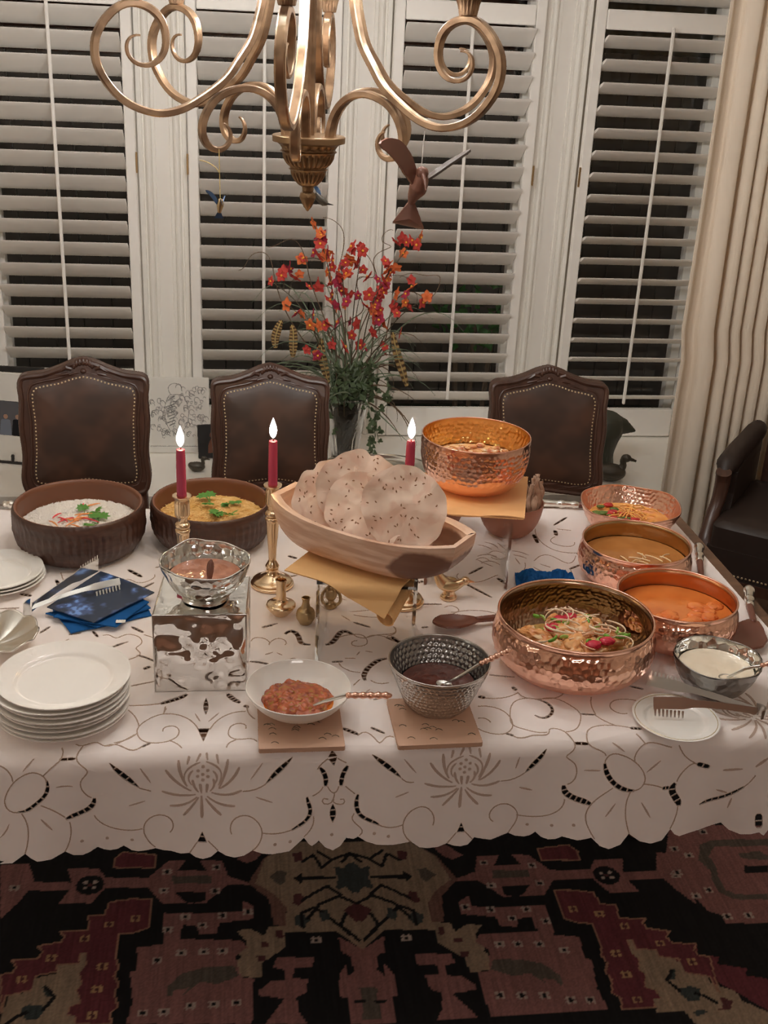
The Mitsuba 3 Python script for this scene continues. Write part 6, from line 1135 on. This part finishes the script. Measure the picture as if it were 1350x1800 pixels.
for q in range(16):
    gx = [(.60, 1.975), (.63, 1.955), (.625, 1.93), (.69, 1.96), (.71, 1.945), (.735, 1.90), (.725, 1.88), (.755, 1.905), (.645, 1.89), (.69, 1.875), (.76, 1.89), (.615, 1.99), (.665, 1.97), (.705, 1.97), (.74, 1.92), (.60, 1.90)][q]
    m = curl(gx, r.uniform(.012, .026), ZT + .093 + r.uniform(-.004, .006), r.uniform(0, 6.28), r.uniform(.9, 1.8), .004, .0046, .6); k = thing('green_pepper_strip', 'bright green pepper strip on the fried chicken', 'pepper', 'green pepper strips in the large pot'); put(k, None, m, 'vcol_satin', smooth=True, color=np.tile((.13, .30, .035) if q % 2 else (.30, .44, .10), (len(m.vertices), 1)))
for q, (x, y) in enumerate([(.625, 1.945), (.675, 1.985), (.690, 1.872), (.722, 1.885), (.650, 1.975)]):
    m = lump((x, y, ZT + .094), .0135, (1.2, .9, .6), q + 70, .25, 2, 2); k = thing('tomato_piece', 'small red tomato piece in the large copper pot, ' + ['left of centre', 'at the back right', 'at the front', 'at the front right', 'at the back'][q], 'tomato', 'tomato pieces in the large pot'); put(k, None, m, 'vcol_gloss', smooth=True, color=np.tile((.50, .025, .05), (len(m.vertices), 1)))
# ---- blue napkins and tongs, left
def crumple(outline, z, t, amp, seed, n=34, freq=18):
    A, B, C, D = (np.array([*p, z]) for p in outline); u = np.linspace(0, 1, n)[:, None, None]; v = np.linspace(0, 1, n)[None, :, None]; P = (A * (1 - u) + B * u) * (1 - v) + (D * (1 - u) + C * u) * v
    h = (meshkit.fbm(P * [freq, freq, 0] + 40 + seed * 9, 3, seed) - .35) * 2 * amp; P[..., 2] += np.maximum(h, 0); return thick(P, t)
bn = [([(-.352, 2.118), (-.192, 2.192), (-.225, 2.300), (-.405, 2.225)], .0016, 'lowest blue paper napkin under the patterned card'), ([(-.415, 2.196), (-.300, 2.132), (-.195, 2.215), (-.255, 2.315)], .0062, 'middle blue paper napkin under the patterned card'), ([(-.395, 2.172), (-.26, 2.125), (-.200, 2.235), (-.330, 2.335)], .0120, 'upper crumpled blue paper napkin under the patterned card')]
for q, (o, z, l_) in enumerate(bn):
    k = thing('blue_napkin', l_, 'napkin', 'blue paper napkins at the left'); put(k, 'sheet', crumple(o, ZT + z, .0024, .0030, q + 1), 'blue_paper', smooth=40)
    if q == 2: put(k, 'white_print', mov(thick(np.stack(list(np.meshgrid(np.linspace(0, .02, 6), np.linspace(0, .012, 6), indexing='ij')) + [np.zeros((6, 6))], -1), .001), (-.262, 2.136, ZT + .0162)), 'paper_white')
k = thing('patterned_napkin', 'dark blue patterned folded napkin on top of the blue ones, under the tongs', 'napkin')
o = [(-.412, 2.202), (-.306, 2.130), (-.190, 2.262), (-.318, 2.372)]; A, B, C, D = (np.array([*p, ZT + .0205]) for p in o); u = np.linspace(0, 1, 60)[:, None, None]; v = np.linspace(0, 1, 60)[None, :, None]; P = (A * (1 - u) + B * u) * (1 - v) + (D * (1 - u) + C * u) * v; P[..., 2] += .003 * np.sin(u[..., 0] * 3) * v[..., 0]
m = thick(P, .0022); n1 = meshkit.fbm(np.asarray(m.vertices) * [34, 34, 0] + 60, 3, 5); n2 = meshkit.noise(np.asarray(m.vertices) * [150, 150, 0] + 90, 6); col = np.array([.022, .034, .062]) * (1 - 0 * n1[:, None]) + np.clip((n1 - .52) / .1, 0, 1)[:, None] * np.array([.03, .05, .13]) + (np.clip((n1 - .66) / .05, 0, 1) * (n2 > .4))[:, None] * np.array([.10, .20, .42]); put(k, None, m, 'vcol_satin', smooth=True, color=np.clip(col, 0, 1))
def tongs(k, base, tipA, tipB, wA, wB, mat, teeth=8, t=.0016):
    """two spring arms from the bend; each arm is a curved strip ending in a comb of teeth"""
    base = np.asarray(base, float)
    for tip, wd in ((tipA, wA), (tipB, wB)):
        tip, wd = np.asarray(tip, float), np.asarray(wd, float); d = tip - base; L = np.linalg.norm(d); u = np.linspace(0, 1, 40); c = base + d * u[:, None]; c[:, 2] += .006 * np.sin(u * np.pi)
        hw = np.interp(u, [0, .25, .6, .72, 1], [.62, .55, .62, 1, 1]); P = np.stack([c + wd * (h_ * hw)[:, None] for h_ in (-.5, -.17, .17, .5)], 1); put(k, 'arm', thick(P, t), mat, smooth=40)
        tt = []
        for i in range(teeth):
            a = .70 + .30 * (i + .5) / teeth; p = base + d * a; w_ = wd / np.linalg.norm(wd); e = d / L * (.30 * L / teeth) * .30
            q0 = p + wd * .5; q1 = p + wd * .5 + w_ * .011 - np.array([0, 0, .002]); tt.append(hull([q0 - e + [0, 0, t / 2], q0 + e + [0, 0, t / 2], q0 - e - [0, 0, t / 2], q0 + e - [0, 0, t / 2], q1 - e * .55 + [0, 0, t / 2], q1 + e * .55 + [0, 0, t / 2], q1 - e * .55 - [0, 0, t / 2], q1 + e * .55 - [0, 0, t / 2]]))
        for m in tt: put(k, 'tooth', m, mat, smooth=False)
    wd = (np.asarray(wA) + np.asarray(wB)) / 2; a = np.linspace(-np.pi / 2, np.pi / 2, 14); ax = -(np.asarray(tipA) + np.asarray(tipB) - 2 * base); ax /= np.linalg.norm(ax); g = np.asarray(tipA) - np.asarray(tipB); 
k = thing('serving_tongs', 'steel salad tongs with toothed ends lying on the blue napkins at the left', 'tongs')
tongs(k, (-.440, 2.185, ZT + .030), (-.322, 2.366, ZT + .040), (-.266, 2.287, ZT + .038), (.002, .005, .030), (.003, -.011, -.011), 'steel')
put(k, 'bend', thick(np.stack([np.array([-.440, 2.185, ZT + .030]) + np.array([-.014 * math.cos(a) - .004, -.012 * math.cos(a), .008 * math.sin(a)]) + np.array([.010, -.009, .018])[None, :] * s_ for a in np.linspace(-1.5, 1.5, 12) for s_ in (-.5, 0, .5)], 0).reshape(12, 3, 3) if False else np.array([[np.array([-.440, 2.185, ZT + .030]) + np.array([-.014 * math.cos(a) - .002, -.012 * math.cos(a), .010 * math.sin(a)]) + np.array([.002, .002, .022]) * s_ for s_ in (-.5, 0, .5)] for a in np.linspace(-1.5, 1.5, 12)]), .0016), 'steel', smooth=40)
k = thing('serving_tongs', 'steel salad tongs with toothed ends resting on the small plate at the right', 'tongs')
tongs(k, (.978, 1.722, ZT + .028), (.778, 1.748, ZT + .036), (.800, 1.842, ZT + .028), (.0005, -.008, -.022), (.006, .010, .018), 'steel_satin')
put(k, 'bend', thick(np.array([[np.array([.978, 1.722, ZT + .028]) + np.array([.014 * math.cos(a), -.002 * math.cos(a), 0]) + np.array([0, .013, 0]) * math.sin(a) + np.array([0, 0, .020]) * s_ for s_ in (-.5, 0, .5)] for a in np.linspace(-1.5, 1.5, 12)]), .0016), 'steel_satin', smooth=40)
# ---- shell dish
k = thing('shell_dish', 'silver scallop-shell dish at the left edge behind the large plate stack', 'dish'); nr, nt = 24, 97; Pz = np.zeros((nr, nt, 3))
for i, s_ in enumerate(np.linspace(.08, 1, nr)):
    t = np.linspace(-2.5, 2.5, nt); rr = .088 * s_ * (1 + .035 * np.abs(np.sin(t * 5.0)) * s_); Pz[i] = np.stack([rr * np.cos(t), rr * np.sin(t), .004 + .026 * s_ ** 2.2 + .0080 * np.abs(np.sin(t * 5.0)) * s_], 1)
put(k, 'body', thick(Pz, .0018), 'silver', smooth=40, to=W((-.500, 2.072, ZT), 18)); put(k, 'rim', tube(Pz[-1], .0022, 8), 'silver', smooth=True, to=W((-.500, 2.072, ZT), 18)); put(k, 'hinge_knob', tube([(-.012, -.025, .010), (-.022, 0, .012), (-.012, .025, .010)], .008, 8), 'silver', to=W((-.500, 2.072, ZT), 18))
# ---- brass pieces
k = thing('brass_vase', 'small polished brass vase with tall neck and wide body, right of the steel cube', 'vase'); put(k, None, lathe(dens([(0, 0), (.014, 0), (.018, .004), (.030, .018), (.033, .024), (.031, .028), (.018, .033), (.0115, .040), (.0105, .070), (.0125, .086), (.0115, .087), (.009, .070), (.009, .045), (0, .04)], 80), 48), 'brass', smooth=35, to=W((.087, 2.190, ZT)))
k = thing('brass_vase', 'tiny bulb-shaped dull brass vase beside the left panel of the front clear stand', 'vase'); put(k, None, lathe(dens([(0, 0), (.012, 0), (.015, .004), (.021, .018), (.019, .030), (.010, .040), (.0075, .052), (.0095, .062), (.008, .0625), (.006, .05), (0, .045)], 60), 40), 'old_brass', smooth=35, to=W((.139, 2.150, ZT)))
k = thing('brass_figurine', 'small ornate brass figurine standing behind the left panel of the front clear stand', 'figurine'); w = W((.196, 2.225, ZT))
put(k, 'base', lathe(dens([(0, 0), (.017, 0), (.018, .004), (.012, .010), (.009, .018), (0, .018)], 24), 24), 'old_brass', to=w); put(k, 'body', lathe(dens([(0, .016), (.010, .018), (.018, .030), (.016, .044), (.010, .052), (.013, .058), (.009, .068), (.004, .074), (.006, .080), (.002, .092), (0, .093)], 40), 24, lambda TH, S, R, Z: .0016 * np.sin(TH * 5) * (R > .004)), 'old_brass', to=w)
for s in (-1, 1): put(k, 'arm', tube(dens([(s * .010, 0, .046), (s * .020, -.004, .036), (s * .022, -.006, .012), (s * .014, -.006, .006)], 16, 'spl'), .0036, 8), 'old_brass', to=w)
k = thing('brass_bird', 'small brass bird on a round foot, right of the rightmost candlestick base', 'figurine'); w = W((.472, 2.255, ZT), 0)
put(k, 'foot', lathe(dens([(0, 0), (.019, 0), (.020, .004), (.015, .012), (.012, .022), (0, .022)], 20), 28, lambda TH, S, R, Z: -.001 * np.abs(np.sin(TH * 8)) * (R > .01)), 'brass', to=w)
put(k, 'body', tube(dens([(-.034, 0, .072), (-.026, 0, .056), (-.012, 0, .037), (.006, 0, .031), (.022, 0, .037), (.034, 0, .043)], 30, 'spl'), np.interp(np.linspace(0, 1, 30), [0, .12, .4, .7, .88, 1], [.008, .010, .016, .014, .0105, .008]), 16), 'brass', smooth=True, to=w)
put(k, 'head', ball((.036, 0, .044), .0105, 2), 'brass', smooth=True, to=w); put(k, 'beak', tube([(.043, 0, .043), (.058, 0, .040)], [.0055, .001], 8), 'brass', to=w)
for s in (-1, 1): put(k, 'wing', ball((.0, s * .0125, .038), .014, 2, (1.5, .35, .75)), 'old_brass', smooth=True, to=w)
# ---- spoons
def ladle(label, p0, p1, p2, p3, rb, ferr=True, flat=.45, up=(0, 0, 1)):
    """p0 bowl tip, p1 neck, p2 ferrule, p3 handle end"""
    k = thing('wooden_spoon', label, 'spoon'); p0, p1, p2, p3 = (np.asarray(q, float) for q in (p0, p1, p2, p3)); d = p1 - p0; L = np.linalg.norm(d); n = 26; u = np.linspace(0, 1, n); hw = rb * np.interp(u, [0, .06, .22, .5, .8, 1], [.12, .5, .92, 1, .62, .26]); s = np.cross(d / L, up); s /= np.linalg.norm(s)
    P = np.stack([p0 + d * u[:, None] + s * (hw * q)[:, None] + np.array([0, 0, 1.]) * (.30 * rb * (q * q - 1) * np.sin(np.clip(u * 1.15, 0, 1) * np.pi))[:, None] for q in np.linspace(-1, 1, 11)], 1); put(k, 'scoop', thick(P, .0045), 'spoon_wood', smooth=50)
    put(k, 'handle', tube([p1 - d * .06, p1, (p1 + p2) / 2, p2], [.0065, .0068, .0078, .0085], 12), 'spoon_wood', smooth=True)
    if ferr:
        m = p2 + (p3 - p2) * np.linspace(0, 1, 30)[:, None]; put(k, 'ferrule', tube(m, np.interp(np.linspace(0, 1, 30), [0, .1, .15, .3, .36, .42, .7, .8, .9, 1], [.008, .011, .009, .010, .0125, .0095, .011, .014, .012, .002]), 14), 'silver', smooth=True, label='silver handle end')
    return k
ladle('dark wooden spoon lying left of the large copper pot', (.412, 2.112, ZT + .0175), (.515, 2.124, ZT + .0155), (.60, 2.142, ZT + .013), (.66, 2.15, ZT + .013), .030, False)
ladle('broad wooden spoon with silver handle end, behind the steel bowl of white sauce', (1.052, 1.975, ZT + .018), (1.135, 2.095, ZT + .0155), (1.156, 2.165, ZT + .014), (1.196, 2.26, ZT + .014), .044)
ladle('wooden spoon with silver handle end, beside the copper pot of brown gravy', (1.075, 2.20, ZT + .018), (1.094, 2.30, ZT + .0155), (1.128, 2.400, ZT + .014), (1.165, 2.50, ZT + .014), .024)
ladle('long spoon with silver handle at the far table edge, left of the flaring copper bowl', (1.04, 2.742, ZT + .014), (.985, 2.752, ZT + .013), (.925, 2.768, ZT + .012), (.79, 2.790, ZT + .012), .014)
k = thing('serving_utensil', 'ornate silver utensil lying at the far left behind the bowl of white rice', 'utensil'); put(k, None, tube(np.array([-.612, 2.792, ZT + .013]) + np.linspace(0, 1, 30)[:, None] * np.array([.10, -.03, 0]), np.interp(np.linspace(0, 1, 30), [0, .05, .12, .2, .3, .4, 1], [.004, .010, .0075, .012, .008, .010, .007]), 14), 'silver', smooth=True)
k = thing('blue_napkin', 'crumpled blue paper napkin behind the large copper pot', 'napkin'); put(k, 'sheet', crumple([(.640, 2.300), (.790, 2.290), (.770, 2.372), (.655, 2.375)], ZT + .002, .0022, .024, 7, 44, 46), 'blue_paper', smooth=30)
